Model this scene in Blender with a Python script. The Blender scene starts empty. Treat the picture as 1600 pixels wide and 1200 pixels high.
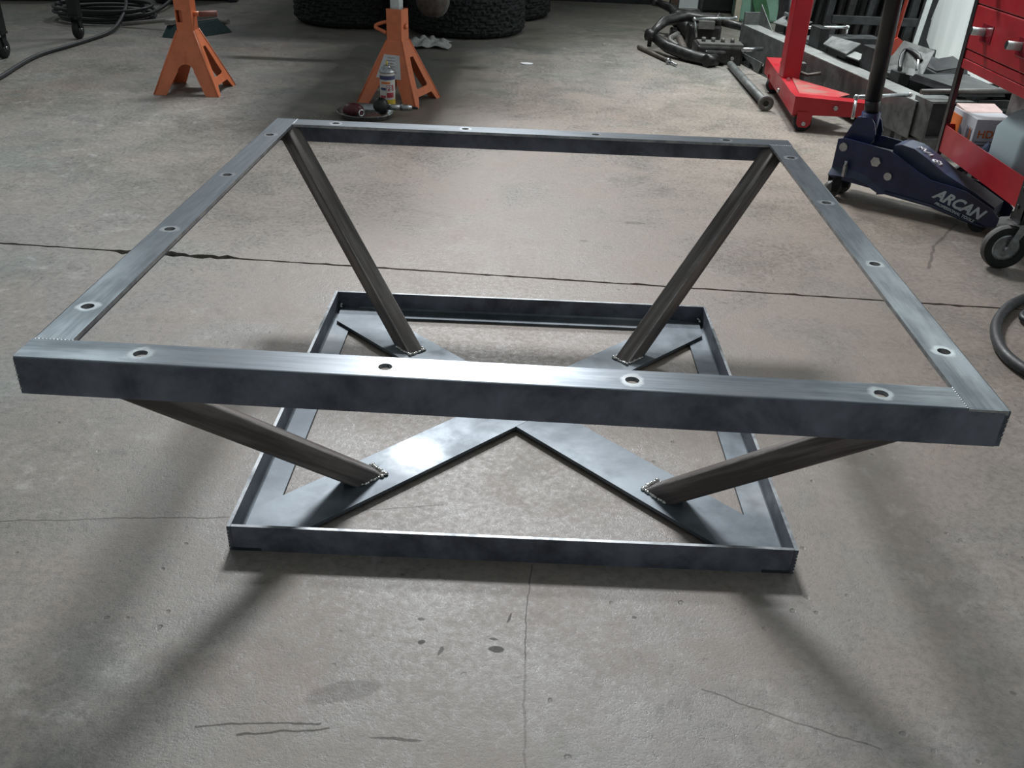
import bpy, bmesh, math, random
from mathutils import Vector, Matrix, geometry
random.seed(7)
scene = bpy.context.scene
COL = scene.collection
PI = math.pi

# ------------------------------------------------------------------ camera
cam_d = bpy.data.cameras.new('camera')
cam = bpy.data.objects.new('camera', cam_d); COL.objects.link(cam)
pitch, yaw, roll, fpx = 0.5209, -0.02, 0.0414, 1422.9
fw = Vector((math.sin(yaw)*math.cos(pitch), math.cos(yaw)*math.cos(pitch), -math.sin(pitch)))
r0 = Vector((math.cos(yaw), -math.sin(yaw), 0)); u0 = r0.cross(fw)
Rr = r0*math.cos(roll) + u0*math.sin(roll); Uu = -r0*math.sin(roll) + u0*math.cos(roll)
M = Matrix.Identity(4)
for i in range(3):
    M[i][0] = Rr[i]; M[i][1] = Uu[i]; M[i][2] = -fw[i]
M[0][3], M[1][3], M[2][3] = 0.0246, -1.5725, 0.9691
cam.matrix_world = M
cam_d.sensor_fit = 'HORIZONTAL'; cam_d.sensor_width = 36.0
cam_d.lens = fpx/1600*36.0
cam_d.clip_start = 0.02; cam_d.clip_end = 100
scene.camera = cam

# ------------------------------------------------------------------ world and lamps
world = bpy.data.worlds.new('world'); scene.world = world; world.use_nodes = True
wb = world.node_tree.nodes['Background']
wb.inputs[0].default_value = (0.86, 0.93, 0.94, 1); wb.inputs[1].default_value = 0.25

def area(name, loc, size, sy, power, target, color, spread=180):
    l = bpy.data.lights.new(name, 'AREA'); l.energy = power; l.shape = 'RECTANGLE'
    l.size = size; l.size_y = sy; l.color = color; l.spread = math.radians(spread)
    o = bpy.data.objects.new(name, l); COL.objects.link(o); o.location = loc
    o.rotation_euler = (Vector(target)-Vector(loc)).to_track_quat('-Z', 'Y').to_euler()
    return o
area('unseen_lamp', (-0.55, 4.75, 4.9), 1.35, 0.6, 160, (-0.1, -2.0, 0), (0.97, 0.98, 1.0), 112)
area('unseen_lamp', (-0.50, 8.6, 5.6), 1.2, 0.6, 78, (0.0, -0.9, 0), (0.95, 0.98, 1.0), 100)
area('unseen_lamp', (-5.2, 7.2, 4.7), 1.4, 0.7, 4, (-0.8, -0.8, 0), (0.86, 0.97, 1.0), 60)
area('unseen_lamp', (1.2, 2.9, 4.6), 1.0, 0.5, 84, (2.6, 3.6, 0.3), (0.96, 1.0, 0.97), 75)  # added fill lamp without a known fixture, brightens the white wall
scene.view_settings.view_transform = 'Standard'
scene.view_settings.look = 'None'
scene.view_settings.gamma = 1
scene.view_settings.use_curve_mapping = False
scene.view_settings.exposure = 0.0

# ------------------------------------------------------------------ node helpers
class NT:
    def __init__(s, name):
        s.m = bpy.data.materials.new(name); s.m.use_nodes = True
        s.t = s.m.node_tree; s.b = s.t.nodes['Principled BSDF']
        tc = s.t.nodes.new('ShaderNodeTexCoord'); s.obj = tc.outputs['Object']; s.gen = tc.outputs['Generated']
        s.nrm = tc.outputs['Normal']
    def put(s, inp, v):
        if isinstance(v, bpy.types.NodeSocket): s.t.links.new(v, inp)
        elif isinstance(v, (tuple, list, Vector)):
            v = tuple(v)
            if inp.type == 'RGBA' and len(v) == 3: v = v + (1,)
            inp.default_value = v
        else: inp.default_value = v
    def math(s, op, a, b=0.0, c=0.0, clamp=False):
        n = s.t.nodes.new('ShaderNodeMath'); n.operation = op; n.use_clamp = clamp
        s.put(n.inputs[0], a); s.put(n.inputs[1], b); s.put(n.inputs[2], c); return n.outputs[0]
    def vec(s, op, a, b=(0, 0, 0), scale=None):
        n = s.t.nodes.new('ShaderNodeVectorMath'); n.operation = op
        s.put(n.inputs[0], a); s.put(n.inputs[1], b)
        if scale is not None: s.put(n.inputs['Scale'], scale)
        return n.outputs['Value'] if op in ('LENGTH', 'DOT_PRODUCT', 'DISTANCE') else n.outputs[0]
    def noise(s, vec, scale, detail=4, rough=0.6, dist=0.0, col=False):
        n = s.t.nodes.new('ShaderNodeTexNoise'); s.put(n.inputs['Vector'], vec)
        n.inputs['Scale'].default_value = scale; n.inputs['Detail'].default_value = detail
        n.inputs['Roughness'].default_value = rough; n.inputs['Distortion'].default_value = dist
        return n.outputs['Color' if col else 'Fac']
    def voro(s, vec, scale, feature='F1', rnd=1.0):
        n = s.t.nodes.new('ShaderNodeTexVoronoi'); n.feature = feature; s.put(n.inputs['Vector'], vec)
        n.inputs['Scale'].default_value = scale; n.inputs['Randomness'].default_value = rnd
        return n.outputs['Distance']
    def mapr(s, v, a, b, c=0.0, d=1.0, smooth=True):
        n = s.t.nodes.new('ShaderNodeMapRange'); n.interpolation_type = 'SMOOTHSTEP' if smooth else 'LINEAR'
        s.put(n.inputs[0], v); n.inputs[1].default_value = a; n.inputs[2].default_value = b
        n.inputs[3].default_value = c; n.inputs[4].default_value = d; return n.outputs[0]
    def mix(s, f, a, b):
        n = s.t.nodes.new('ShaderNodeMix'); n.data_type = 'RGBA'
        s.put(n.inputs[0], f); s.put(n.inputs[6], a); s.put(n.inputs[7], b); return n.outputs[2]
    def bump(s, h, strength=0.3, dist=0.002):
        n = s.t.nodes.new('ShaderNodeBump'); n.inputs['Strength'].default_value = strength
        n.inputs['Distance'].default_value = dist; s.put(n.inputs['Height'], h)
        s.t.links.new(n.outputs[0], s.b.inputs['Normal'])
    def set(s, **k):
        names = dict(color='Base Color', metal='Metallic', rough='Roughness', spec='Specular IOR Level',
                     trans='Transmission Weight', alpha='Alpha', coat='Coat Weight', aniso='Anisotropic', ior='IOR', sub='Subsurface Weight')
        for kk, v in k.items(): s.put(s.b.inputs[names[kk]], v)
        return s

def plain(name, c, rough=0.5, metal=0.0, var=0.25, scale=30, bump=0.15, spec=0.5, grime=0.0):
    n = NT(name)
    f = n.noise(n.obj, scale, 5, 0.65)
    f = n.mapr(f, 0.3, 0.72)
    dark = tuple(x*(1-var) for x in c); light = tuple(min(1, x*(1+var*0.6)) for x in c)
    col = n.mix(f, dark, light)
    if grime:
        g = n.mapr(n.noise(n.obj, scale*0.3, 6, 0.7), 0.5, 0.68, 0, grime)
        col = n.mix(g, col, (0.035, 0.032, 0.028))
    n.set(color=col, metal=metal, spec=spec)
    n.set(rough=n.mapr(n.noise(n.obj, scale*0.6, 3), 0.3, 0.7, max(0.05, rough-0.08), min(1, rough+0.08)))
    if bump: n.bump(n.noise(n.obj, scale*4, 4), bump, 0.001)
    return n.m

def steel_top():
    n = NT('ground_steel')
    st = n.vec('MULTIPLY', n.obj, (2.0, 60.0, 60.0))
    streak = n.noise(st, 3.0, 5, 0.7)
    big = n.noise(n.vec('MULTIPLY', n.obj, (5.0, 16.0, 16.0)), 1.0, 4, 0.6)
    sx = n.t.nodes.new('ShaderNodeSeparateXYZ'); n.put(sx.inputs[0], n.obj)
    band = n.math('ADD', n.math('MULTIPLY', streak, 0.35), n.math('MULTIPLY', big, 0.75))
    f = n.mapr(band, 0.42, 0.68)
    col = n.mix(f, (0.062, 0.078, 0.094), (0.17, 0.192, 0.212))
    # ground patch round each bolt hole (holes repeat every 0.307 m)
    u = n.math('FRACT', n.math('ADD', n.math('DIVIDE', sx.outputs[0], 0.307), 0.5))
    u2 = n.math('ABSOLUTE', n.math('SUBTRACT', u, 0.5))
    dx = n.math('MULTIPLY', n.math('SUBTRACT', 0.5, u2), 0.307)
    dy = n.math('SUBTRACT', sx.outputs[1], 0.0265)
    d = n.math('SQRT', n.math('ADD', n.math('MULTIPLY', dx, dx), n.math('MULTIPLY', dy, dy)))
    d = n.math('ADD', d, n.math('MULTIPLY', n.math('SUBTRACT', n.noise(n.obj, 60, 2), 0.5), 0.014))
    ring = n.mapr(d, 0.012, 0.018, 1.0, 0.0)
    col = n.mix(n.math('MULTIPLY', ring, 0.55), col, (0.42, 0.45, 0.46))
    n.set(color=col, metal=0.62, rough=n.math('SUBTRACT', n.mapr(big, 0.3, 0.7, 0.38, 0.27), n.math('MULTIPLY', ring, 0.04)), aniso=0.0)
    n.bump(streak, 0.12, 0.0008)
    return n.m

def mill(name, a, b, rough=0.48, metal=0.75, sc=9.0, stretch=(1, 1, 1)):
    n = NT(name)
    v = n.vec('MULTIPLY', n.obj, stretch)
    f = n.mapr(n.noise(v, sc, 6, 0.62, 0.4), 0.34, 0.68)
    f2 = n.mapr(n.noise(v, sc*5, 4, 0.6), 0.3, 0.75)
    col = n.mix(n.math('ADD', n.math('MULTIPLY', f, 0.7), n.math('MULTIPLY', f2, 0.3)), a, b)
    n.set(color=col, metal=metal, rough=n.mapr(f2, 0, 1, rough-0.06, rough+0.1))
    n.bump(n.noise(n.obj, 120, 3), 0.1, 0.0006)
    return n.m

MT = {}
MT['top'] = steel_top()
MT['scale'] = mill('mill_scale_steel', (0.060, 0.066, 0.088), (0.205, 0.222, 0.270), 0.55, 0.30)
MT['edge'] = mill('cut_steel_edge', (0.25, 0.27, 0.29), (0.55, 0.57, 0.58), 0.36, 0.9, 30)
def legm():
    n = NT('brown_scale_steel')
    al = n.vec('DOT_PRODUCT', n.obj, (0.765, 0.0, 0.644)); ac = n.vec('DOT_PRODUCT', n.obj, (0.644, 0.0, -0.765)); yy = n.vec('DOT_PRODUCT', n.obj, (0, 1, 0))
    cb = n.t.nodes.new('ShaderNodeCombineXYZ'); n.put(cb.inputs[0], n.math('MULTIPLY', al, 2.0)); n.put(cb.inputs[1], n.math('MULTIPLY', ac, 38.0)); n.put(cb.inputs[2], n.math('MULTIPLY', yy, 38.0))
    f = n.mapr(n.noise(cb.outputs[0], 1.6, 4, 0.6), 0.38, 0.66); f2 = n.mapr(n.noise(n.obj, 18, 4), 0.35, 0.7)
    col = n.mix(f, (0.085, 0.074, 0.070), (0.21, 0.19, 0.182)); col = n.mix(n.math('MULTIPLY', f2, 0.3), col, (0.08, 0.06, 0.052))
    n.set(color=col, metal=0.35, rough=n.mapr(f, 0, 1, 0.46, 0.38)); n.bump(f, 0.1, 0.0006)
    return n.m
MT['leg'] = legm()
MT['legedge'] = mill('tube_corner_highlight', (0.16, 0.145, 0.14), (0.42, 0.40, 0.39), 0.38, 0.7, 10)  # lighter copy of the leg steel paints the highlight on inner corners
def platem():
    n = NT('blue_scale_plate')
    f = n.mapr(n.noise(n.obj, 4.5, 6, 0.62, 0.4), 0.34, 0.68); f2 = n.mapr(n.noise(n.obj, 24, 4, 0.6), 0.3, 0.75)
    col = n.mix(n.math('ADD', n.math('MULTIPLY', f, 0.7), n.math('MULTIPLY', f2, 0.3)), (0.060, 0.074, 0.088), (0.185, 0.215, 0.24))
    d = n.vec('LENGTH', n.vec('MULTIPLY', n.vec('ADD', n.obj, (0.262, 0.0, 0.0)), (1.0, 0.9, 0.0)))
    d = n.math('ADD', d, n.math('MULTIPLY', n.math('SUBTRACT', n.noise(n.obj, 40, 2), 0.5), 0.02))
    g_ = n.mapr(d, 0.015, 0.075, 1.0, 0.0)  # polished spot by one foot, with its glint put into the colour
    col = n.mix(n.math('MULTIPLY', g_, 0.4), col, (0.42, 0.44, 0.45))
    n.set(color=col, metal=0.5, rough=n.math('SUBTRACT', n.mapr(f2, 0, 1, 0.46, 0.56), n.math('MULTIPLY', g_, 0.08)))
    n.bump(n.noise(n.obj, 120, 3), 0.1, 0.0006)
    return n.m
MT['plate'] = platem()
MT['rim'] = mill('dull_cut_edge', (0.10, 0.11, 0.12), (0.30, 0.32, 0.33), 0.45, 0.8, 12)
MT['weld'] = mill('weld_metal', (0.35, 0.35, 0.33), (0.85, 0.86, 0.84), 0.2, 1.0, 80)
MT['orange'] = plain('orange_paint', (0.66, 0.19, 0.085), 0.42, 0, 0.14, 18, 0.05)
MT['orange_dim'] = plain('dull_pink_grip', (0.22, 0.09, 0.075), 0.7, 0, 0.2, 20)
MT['white_bar'] = plain('pale_zinc', (0.60, 0.66, 0.66), 0.4, 0.3, 0.12, 30)
MT['paper'] = plain('white_paper', (0.62, 0.64, 0.66), 0.7, 0, 0.12, 40, 0.0)
MT['print'] = plain('grey_print', (0.22, 0.22, 0.25), 0.7, 0, 0.2, 60, 0.0)
MT['black'] = plain('black_paint', (0.012, 0.013, 0.015), 0.4, 0, 0.35, 20, 0.1, grime=0.2)
MT['rubber'] = plain('black_rubber', (0.010, 0.012, 0.013), 0.75, 0, 0.5, 25, 0.4)
MT['greyrub'] = plain('dusty_grey_tread', (0.11, 0.11, 0.105), 0.8, 0, 0.4, 40, 0.2)
MT['hose'] = plain('dark_hose', (0.022, 0.026, 0.028), 0.55, 0, 0.3, 60, 0.2)
MT['red'] = plain('red_enamel', (0.36, 0.012, 0.020), 0.38, 0, 0.12, 9, 0.03)
MT['dusty_red'] = None
def dusty():
    n = NT('dusty_red_enamel')
    g = n.mapr(n.noise(n.obj, 9, 5, 0.6), 0.38, 0.6, 0.15, 0.8)
    n.set(color=n.mix(g, (0.42, 0.02, 0.03), (0.24, 0.17, 0.14)), rough=0.5); return n.m
MT['dusty_red'] = dusty()
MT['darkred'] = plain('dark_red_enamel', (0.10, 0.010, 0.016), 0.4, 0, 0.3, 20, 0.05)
MT['blue'] = plain('navy_enamel', (0.017, 0.027, 0.085), 0.36, 0.1, 0.35, 12, 0.06, grime=0.45)
MT['blue2'] = plain('worn_navy_enamel', (0.040, 0.055, 0.105), 0.42, 0.1, 0.35, 14, 0.06, grime=0.2)
MT['zinc'] = plain('zinc_bolt', (0.42, 0.44, 0.45), 0.32, 0.9, 0.25, 60)
MT['chrome'] = plain('bright_chrome', (0.75, 0.78, 0.78), 0.2, 1.0, 0.1, 40, 0.0)
MT['letter'] = plain('silver_lettering', (0.50, 0.56, 0.60), 0.5, 0.1, 0.1, 60, 0)
MT['chalk'] = plain('white_marker', (0.62, 0.63, 0.68), 0.7, 0, 0.15, 60, 0)
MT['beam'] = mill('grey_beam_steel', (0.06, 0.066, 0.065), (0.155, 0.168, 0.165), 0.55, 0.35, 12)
MT['beamtop'] = mill('pale_beam_top', (0.15, 0.16, 0.157), (0.25, 0.265, 0.26), 0.6, 0.25, 8)  # paler grey than the beam sides
MT['dark'] = mill('dark_steel', (0.009, 0.010, 0.011), (0.038, 0.042, 0.045), 0.55, 0.4, 14)
MT['grease'] = plain('greasy_black_iron', (0.022, 0.022, 0.022), 0.38, 0.3, 0.7, 25, 0.5)
MT['wall'] = None
def wallm():
    n = NT('white_painted_wall')
    f = n.noise(n.vec('MULTIPLY', n.obj, (1, 6, 0.7)), 1.2, 4, 0.6)
    n.set(color=n.mix(n.mapr(f, 0.35, 0.7), (0.66, 0.73, 0.74), (0.80, 0.85, 0.86)), rough=0.6); return n.m
MT['wall'] = wallm()
MT['greyw'] = plain('dim_grey_wall', (0.20, 0.22, 0.21), 0.8, 0, 0.2, 4, 0.1)
MT['cream'] = plain('cream_post', (0.35, 0.33, 0.26), 0.7, 0, 0.15, 20, 0.1)
MT['brown'] = plain('brown_board', (0.10, 0.065, 0.045), 0.7, 0, 0.25, 20, 0.1)
MT['green'] = plain('green_enamel', (0.055, 0.15, 0.075), 0.5, 0, 0.25, 10, 0.05, grime=0.15)
MT['mint'] = plain('mint_enamel', (0.20, 0.36, 0.29), 0.5, 0, 0.15, 10, 0.05, grime=0.15)
MT['teal'] = plain('teal_bristle', (0.010, 0.042, 0.042), 0.9, 0, 0.5, 150, 0.8)
MT['wood'] = plain('grey_wood_handle', (0.26, 0.25, 0.23), 0.7, 0, 0.2, 40, 0.1)
MT['cloth'] = plain('white_rag', (0.42, 0.43, 0.42), 0.9, 0, 0.25, 40, 0.4)
MT['box_or'] = plain('orange_carton', (0.72, 0.17, 0.025), 0.6, 0, 0.1, 20, 0)
MT['box_w'] = plain('white_carton', (0.62, 0.65, 0.70), 0.6, 0, 0.08, 20, 0)
MT['box_pink'] = plain('pink_carton_flap', (0.55, 0.42, 0.40), 0.7, 0, 0.15, 20, 0)
MT['navycloth'] = plain('navy_cloth', (0.025, 0.045, 0.10), 0.85, 0, 0.3, 60, 0.3)
MT['redlid'] = plain('maroon_plastic', (0.085, 0.012, 0.020), 0.4, 0, 0.3, 30)
MT['yellow'] = plain('yellow_band', (0.65, 0.48, 0.05), 0.45, 0, 0.1, 30, 0)
MT['canred'] = plain('red_band', (0.42, 0.05, 0.07), 0.45, 0, 0.1, 30, 0)
MT['cannavy'] = plain('navy_band', (0.05, 0.06, 0.15), 0.45, 0, 0.1, 30, 0)
MT['canw'] = plain('white_can_label', (0.62, 0.60, 0.57), 0.4, 0, 0.08, 30, 0)
MT['clampor'] = plain('orange_red_clamp', (0.60, 0.09, 0.055), 0.45, 0, 0.15, 20, 0)
def jugm():
    n = NT('translucent_blue_plastic')
    n.set(color=(0.50, 0.62, 0.66), rough=0.35, trans=0.35, ior=1.2)
    return n.m
MT['jug'] = jugm()
MT['teal'] = plain('dark_teal_bristle', (0.006, 0.028, 0.03), 0.9, 0, 0.5, 150, 0.8)

def floor_mat():
    n = NT('worn_concrete')
    geo = n.t.nodes.new('ShaderNodeNewGeometry'); P = geo.outputs['Position']
    wn = n.vec('SUBTRACT', n.noise(P, 14, 3, 0.6, 0, True), (0.5, 0.5, 0.5))
    Pw = n.vec('ADD', P, n.vec('SCALE', wn, scale=0.02))
    big = n.noise(P, 0.9, 4, 0.6, 0.3)
    mid = n.noise(P, 4.0, 6, 0.66, 0.4)
    fine = n.noise(P, 75.0, 7, 0.74)
    grain = n.noise(P, 260.0, 4, 0.7)
    col = n.mix(n.mapr(big, 0.35, 0.65), (0.165, 0.158, 0.135), (0.222, 0.215, 0.205))
    col = n.mix(n.mapr(mid, 0.36, 0.7, 0, 0.75), col, (0.255, 0.222, 0.190))
    tint = n.mapr(n.noise(P, 2.3, 4, 0.6), 0.52, 0.66, 0, 0.5)
    col = n.mix(tint, col, (0.175, 0.205, 0.185))
    rust = n.mapr(n.noise(n.vec('ADD', P, (7, 3, 1)), 1.7, 5, 0.7), 0.57, 0.70, 0, 0.45)
    col = n.mix(rust, col, (0.22, 0.155, 0.125))
    col = n.mix(n.mapr(fine, 0.36, 0.58, 0.60, 0.0), col, (0.09, 0.09, 0.085))
    col = n.mix(n.mapr(fine, 0.58, 0.72, 0.0, 0.30), col, (0.42, 0.41, 0.39))
    col = n.mix(n.mapr(grain, 0.3, 0.5, 0.25, 0.0), col, (0.10, 0.10, 0.095))
    mott = n.noise(P, 17.0, 9, 0.78, 0.2); patch = n.mapr(n.noise(n.vec('ADD', P, (3, 8, 0)), 2.6, 3), 0.42, 0.62)
    col = n.mix(n.math('MULTIPLY', n.mapr(mott, 0.34, 0.50, 1.0, 0.0), n.mapr(patch, 0, 1, 0.25, 0.65)), col, (0.085, 0.088, 0.085))
    col = n.mix(n.math('MULTIPLY', n.mapr(mott, 0.52, 0.66), n.mapr(patch, 0, 1, 0.10, 0.5)), col, (0.40, 0.40, 0.385))
    warm_tint = n.math('MULTIPLY', n.mapr(n.vec('DISTANCE', n.vec('MULTIPLY', P, (1, 0.7, 0)), (0.35, 0.9, 0)), 0.5, 1.9, 0.70, 0.0), n.mapr(mid, 0.25, 0.6, 0.5, 1.0))  # browner tint around the middle of the floor
    col = n.mix(warm_tint, col, (0.250, 0.196, 0.160))
    # pits: sparse small dark chips
    pv = n.voro(Pw, 26.0)
    pm = n.mapr(n.noise(P, 5.0, 3), 0.50, 0.62)
    pit = n.math('MULTIPLY', n.mapr(pv, 0.07, 0.13, 1.0, 0.0), pm)
    col = n.mix(n.math('MULTIPLY', pit, 0.6), col, (0.075, 0.072, 0.065))
    # small dark stains, chips, scuffs and cracks at set places
    sep = n.t.nodes.new('ShaderNodeSeparateXYZ'); n.put(sep.inputs[0], Pw)
    X, Y = sep.outputs[0], sep.outputs[1]
    def ell(x, y, rx, ry, ang, k, soft=0.3):
        c, s_ = math.cos(ang), math.sin(ang)
        a = n.math('SUBTRACT', X, x); b = n.math('SUBTRACT', Y, y)
        u = n.math('DIVIDE', n.math('ADD', n.math('MULTIPLY', a, c), n.math('MULTIPLY', b, s_)), rx)
        v = n.math('DIVIDE', n.math('SUBTRACT', n.math('MULTIPLY', b, c), n.math('MULTIPLY', a, s_)), ry)
        q = n.math('ADD', n.math('MULTIPLY', u, u), n.math('MULTIPLY', v, v))
        return n.mapr(q, 1-soft, 1+soft, k, 0.0)
    marks = None
    for e in [(-0.107, -0.635, .006, .004, .3, .75), (-0.001, -0.642, .011, .006, 0, .8), (-0.006, -0.622, .007, .003, 0, .7),
              (0.014, -0.577, .002, .010, -.3, .7), (-0.112, -0.590, .005, .004, 0, .6), (-0.078, -0.648, .003, .008, -.3, .6),
              (-0.12, -0.80, .035, .0022, .02, .6), (-0.155, -0.50, .004, .003, 0, .6), (-0.20, -0.73, .05, .018, .3, .3),
              (-0.06, -0.86, .006, .006, 0, .7), (0.20, -0.56, .004, .003, 0, .6), (0.33, 1.17, .03, .012, 0, .35),
              (0.17, 0.99, .012, .006, 0, .4)]:
        m_ = ell(*e); marks = m_ if marks is None else n.math('MAXIMUM', marks, m_)
    def seg(ax, ay, bx, by, w, k):
        dx, dy = bx-ax, by-ay; L2 = dx*dx+dy*dy
        a = n.math('SUBTRACT', X, ax); b = n.math('SUBTRACT', Y, ay)
        t = n.math('DIVIDE', n.math('ADD', n.math('MULTIPLY', a, dx), n.math('MULTIPLY', b, dy)), L2, clamp=True)
        ex = n.math('SUBTRACT', a, n.math('MULTIPLY', t, dx)); ey = n.math('SUBTRACT', b, n.math('MULTIPLY', t, dy))
        d = n.math('SQRT', n.math('ADD', n.math('MULTIPLY', ex, ex), n.math('MULTIPLY', ey, ey)))
        return n.mapr(d, w*0.4, w, k, 0.0)
    for e in [(-1.0, -0.44, -0.472, -0.381, .0024, .55), (-0.472, -0.381, -0.113, -0.318, .0018, .45), (0.043, -0.46, 0.039, -0.66, .0014, .6),
              (0.039, -0.66, 0.049, -0.95, .0022, .3), (1.388, 1.307, 1.237, 1.088, .006, .5), (1.237, 1.088, 1.152, 0.901, .006, .5),
              (-0.379, -0.802, -0.22, -0.784, .0022, .7), (-0.32, -0.812, -0.206, -0.792, .0022, .7),
              (0.28, -0.69, 0.50, -0.775, .002, .5)]:
        marks = n.math('MAXIMUM', marks, seg(*e))
    col = n.mix(marks, col, (0.045, 0.045, 0.043))
    n.set(color=col, spec=n.math('SUBTRACT', 0.5, n.math('MULTIPLY', marks, 0.5)), rough=n.mapr(n.math('ADD', n.math('MULTIPLY', fine, 0.6), n.math('MULTIPLY', mid, 0.4)), 0.36, 0.62, 0.26, 0.62))
    h = n.math('ADD', n.math('MULTIPLY', fine, 0.6), n.math('MULTIPLY', grain, 0.35))
    h = n.math('SUBTRACT', h, n.math('MULTIPLY', pit, 0.5))
    n.bump(h, 0.6, 0.0028)
    return n.m
MT['floor'] = floor_mat()

# ------------------------------------------------------------------ geometry helpers
class G:
    """collects shapes into one bmesh, with material slots"""
    def __init__(s, *mats):
        s.bm = bmesh.new(); s.mats = list(mats)
    def _mi(s, faces, mi, smooth=False):
        for f in faces: f.material_index = mi; f.smooth = smooth
    def box(s, lo, hi, mi=0, mat=None, bev=0.0):
        lo = Vector(lo); hi = Vector(hi); c = (lo+hi)/2; d = hi-lo
        mm = Matrix.Translation(c) @ Matrix.Diagonal((abs(d.x), abs(d.y), abs(d.z), 1))
        if mat is not None: mm = mat @ mm
        r = bmesh.ops.create_cube(s.bm, size=1, matrix=mm)
        vs = r['verts']; fs = list({f for v in vs for f in v.link_faces}); s._mi(fs, mi)
        if bev:
            es = list({e for v in vs for e in v.link_edges})
            rr = bmesh.ops.bevel(s.bm, geom=es, offset=bev, segments=2, affect='EDGES', profile=0.5)
            s._mi(rr['faces'], mi)
        return s
    def hexa(s, bot, top, mi=0):
        """bot and top: matching rings of points"""
        b = [s.bm.verts.new(p) for p in bot]; t = [s.bm.verts.new(p) for p in top]; n = len(b)
        fs = [s.bm.faces.new(list(reversed(b))), s.bm.faces.new(t)]
        for i in range(n): fs.append(s.bm.faces.new((b[i], b[(i+1) % n], t[(i+1) % n], t[i])))
        s._mi(fs, mi); return s
    def cyl(s, a, b, r, r2=None, seg=16, mi=0, caps=True, smooth=True):
        a = Vector(a); b = Vector(b); r2 = r if r2 is None else r2
        ax = (b-a).normalized(); q = Vector((0, 0, 1)).rotation_difference(ax)
        ra, rb = [], []
        for i in range(seg):
            t = 2*PI*i/seg; v = q @ Vector((math.cos(t), math.sin(t), 0))
            ra.append(s.bm.verts.new(a+v*r)); rb.append(s.bm.verts.new(b+v*r2))
        fs = [s.bm.faces.new((ra[i], ra[(i+1) % seg], rb[(i+1) % seg], rb[i])) for i in range(seg)]
        s._mi(fs, mi, smooth)
        if caps: s._mi([s.bm.faces.new(list(reversed(ra))), s.bm.faces.new(rb)], mi)
        return s
    def tube(s, pts, r, seg=10, mi=0, smooth_path=0, closed=False):
        pts = [Vector(p) for p in pts]
        for _ in range(smooth_path):
            q = [pts[0]]
            for i in range(len(pts)-1):
                q += [pts[i]*0.75+pts[i+1]*0.25, pts[i]*0.25+pts[i+1]*0.75]
            q.append(pts[-1]); pts = q
        rings = []; prev = None
        for i, p in enumerate(pts):
            t = (pts[min(i+1, len(pts)-1)]-pts[max(i-1, 0)]).normalized()
            if prev is None:
                up = Vector((0, 0, 1)) if abs(t.z) < 0.9 else Vector((1, 0, 0)); a = t.cross(up).normalized()
            else: a = (prev - t*prev.dot(t)).normalized()
            prev = a; b = t.cross(a); rr = r[i] if isinstance(r, (list, tuple)) else r
            rings.append([s.bm.verts.new(p+a*rr*math.cos(2*PI*k/seg)+b*rr*math.sin(2*PI*k/seg)) for k in range(seg)])
        for i in range(len(rings)-1):
            fs = [s.bm.faces.new((rings[i][k], rings[i][(k+1) % seg], rings[i+1][(k+1) % seg], rings[i+1][k])) for k in range(seg)]
            s._mi(fs, mi, True)
        s._mi([s.bm.faces.new(list(reversed(rings[0]))), s.bm.faces.new(rings[-1])], mi)
        return s
    def lathe(s, prof, seg=32, mi=0, mat=None, smooth=True, cap=False):
        mat = mat or Matrix.Identity(4); rings = []
        for r, z in prof:
            rings.append([s.bm.verts.new(mat @ Vector((r*math.cos(2*PI*k/seg), r*math.sin(2*PI*k/seg), z))) for k in range(seg)])
        for i in range(len(rings)-1):
            fs = [s.bm.faces.new((rings[i][k], rings[i][(k+1) % seg], rings[i+1][(k+1) % seg], rings[i+1][k])) for k in range(seg)]
            s._mi(fs, mi, smooth)
        if cap: s._mi([s.bm.faces.new(list(reversed(rings[0]))), s.bm.faces.new(rings[-1])], mi)
        return s
    def sheet(s, outer, holes, fn, thick, mi=0, mi_side=None, mi_back=None):
        """flat polygon with holes, (u,v) -> fn -> 3D, thickened by the vector `thick`"""
        loops = [[Vector((p[0], p[1], 0)) for p in outer]] + [[Vector((p[0], p[1], 0)) for p in h] for h in holes]
        flat = [p for l in loops for p in l]
        tris = geometry.tessellate_polygon(loops)
        th = Vector(thick)
        top = [s.bm.verts.new(Vector(fn(p.x, p.y))) for p in flat]
        bot = [s.bm.verts.new(v.co+th) for v in top]
        fs = []; fb = []
        for t in tris:
            try:
                fs.append(s.bm.faces.new([top[i] for i in t])); fb.append(s.bm.faces.new([bot[i] for i in reversed(t)]))
            except ValueError: pass
        s._mi(fs, mi); s._mi(fb, mi if mi_back is None else mi_back)
        k = 0; side = []
        for l in loops:
            n = len(l)
            for i in range(n):
                a, b = k+i, k+(i+1) % n
                side.append(s.bm.faces.new((top[a], bot[a], bot[b], top[b])))
            k += n
        s._mi(side, mi if mi_side is None else mi_side)
        return s
    def ball(s, c, r, mi=0, seg=10, sc=(1, 1, 1)):
        mm = Matrix.Translation(c) @ Matrix.Diagonal((sc[0], sc[1], sc[2], 1))
        rr = bmesh.ops.create_uvsphere(s.bm, u_segments=seg, v_segments=max(4, seg//2+1), radius=r, matrix=mm)
        s._mi({f for v in rr['verts'] for f in v.link_faces}, mi, True); return s
    def make(s, name, parent=None, recalc=True, loc=None, rot=None):
        if recalc: bmesh.ops.recalc_face_normals(s.bm, faces=s.bm.faces)
        me = bpy.data.meshes.new(name); s.bm.to_mesh(me); s.bm.free()
        for m in s.mats: me.materials.append(m if not isinstance(m, str) else MT[m])
        o = bpy.data.objects.new(name, me); COL.objects.link(o)
        if parent is not None: o.parent = parent
        if loc is not None: o.location = loc
        if rot is not None: o.rotation_euler = rot
        return o

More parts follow.
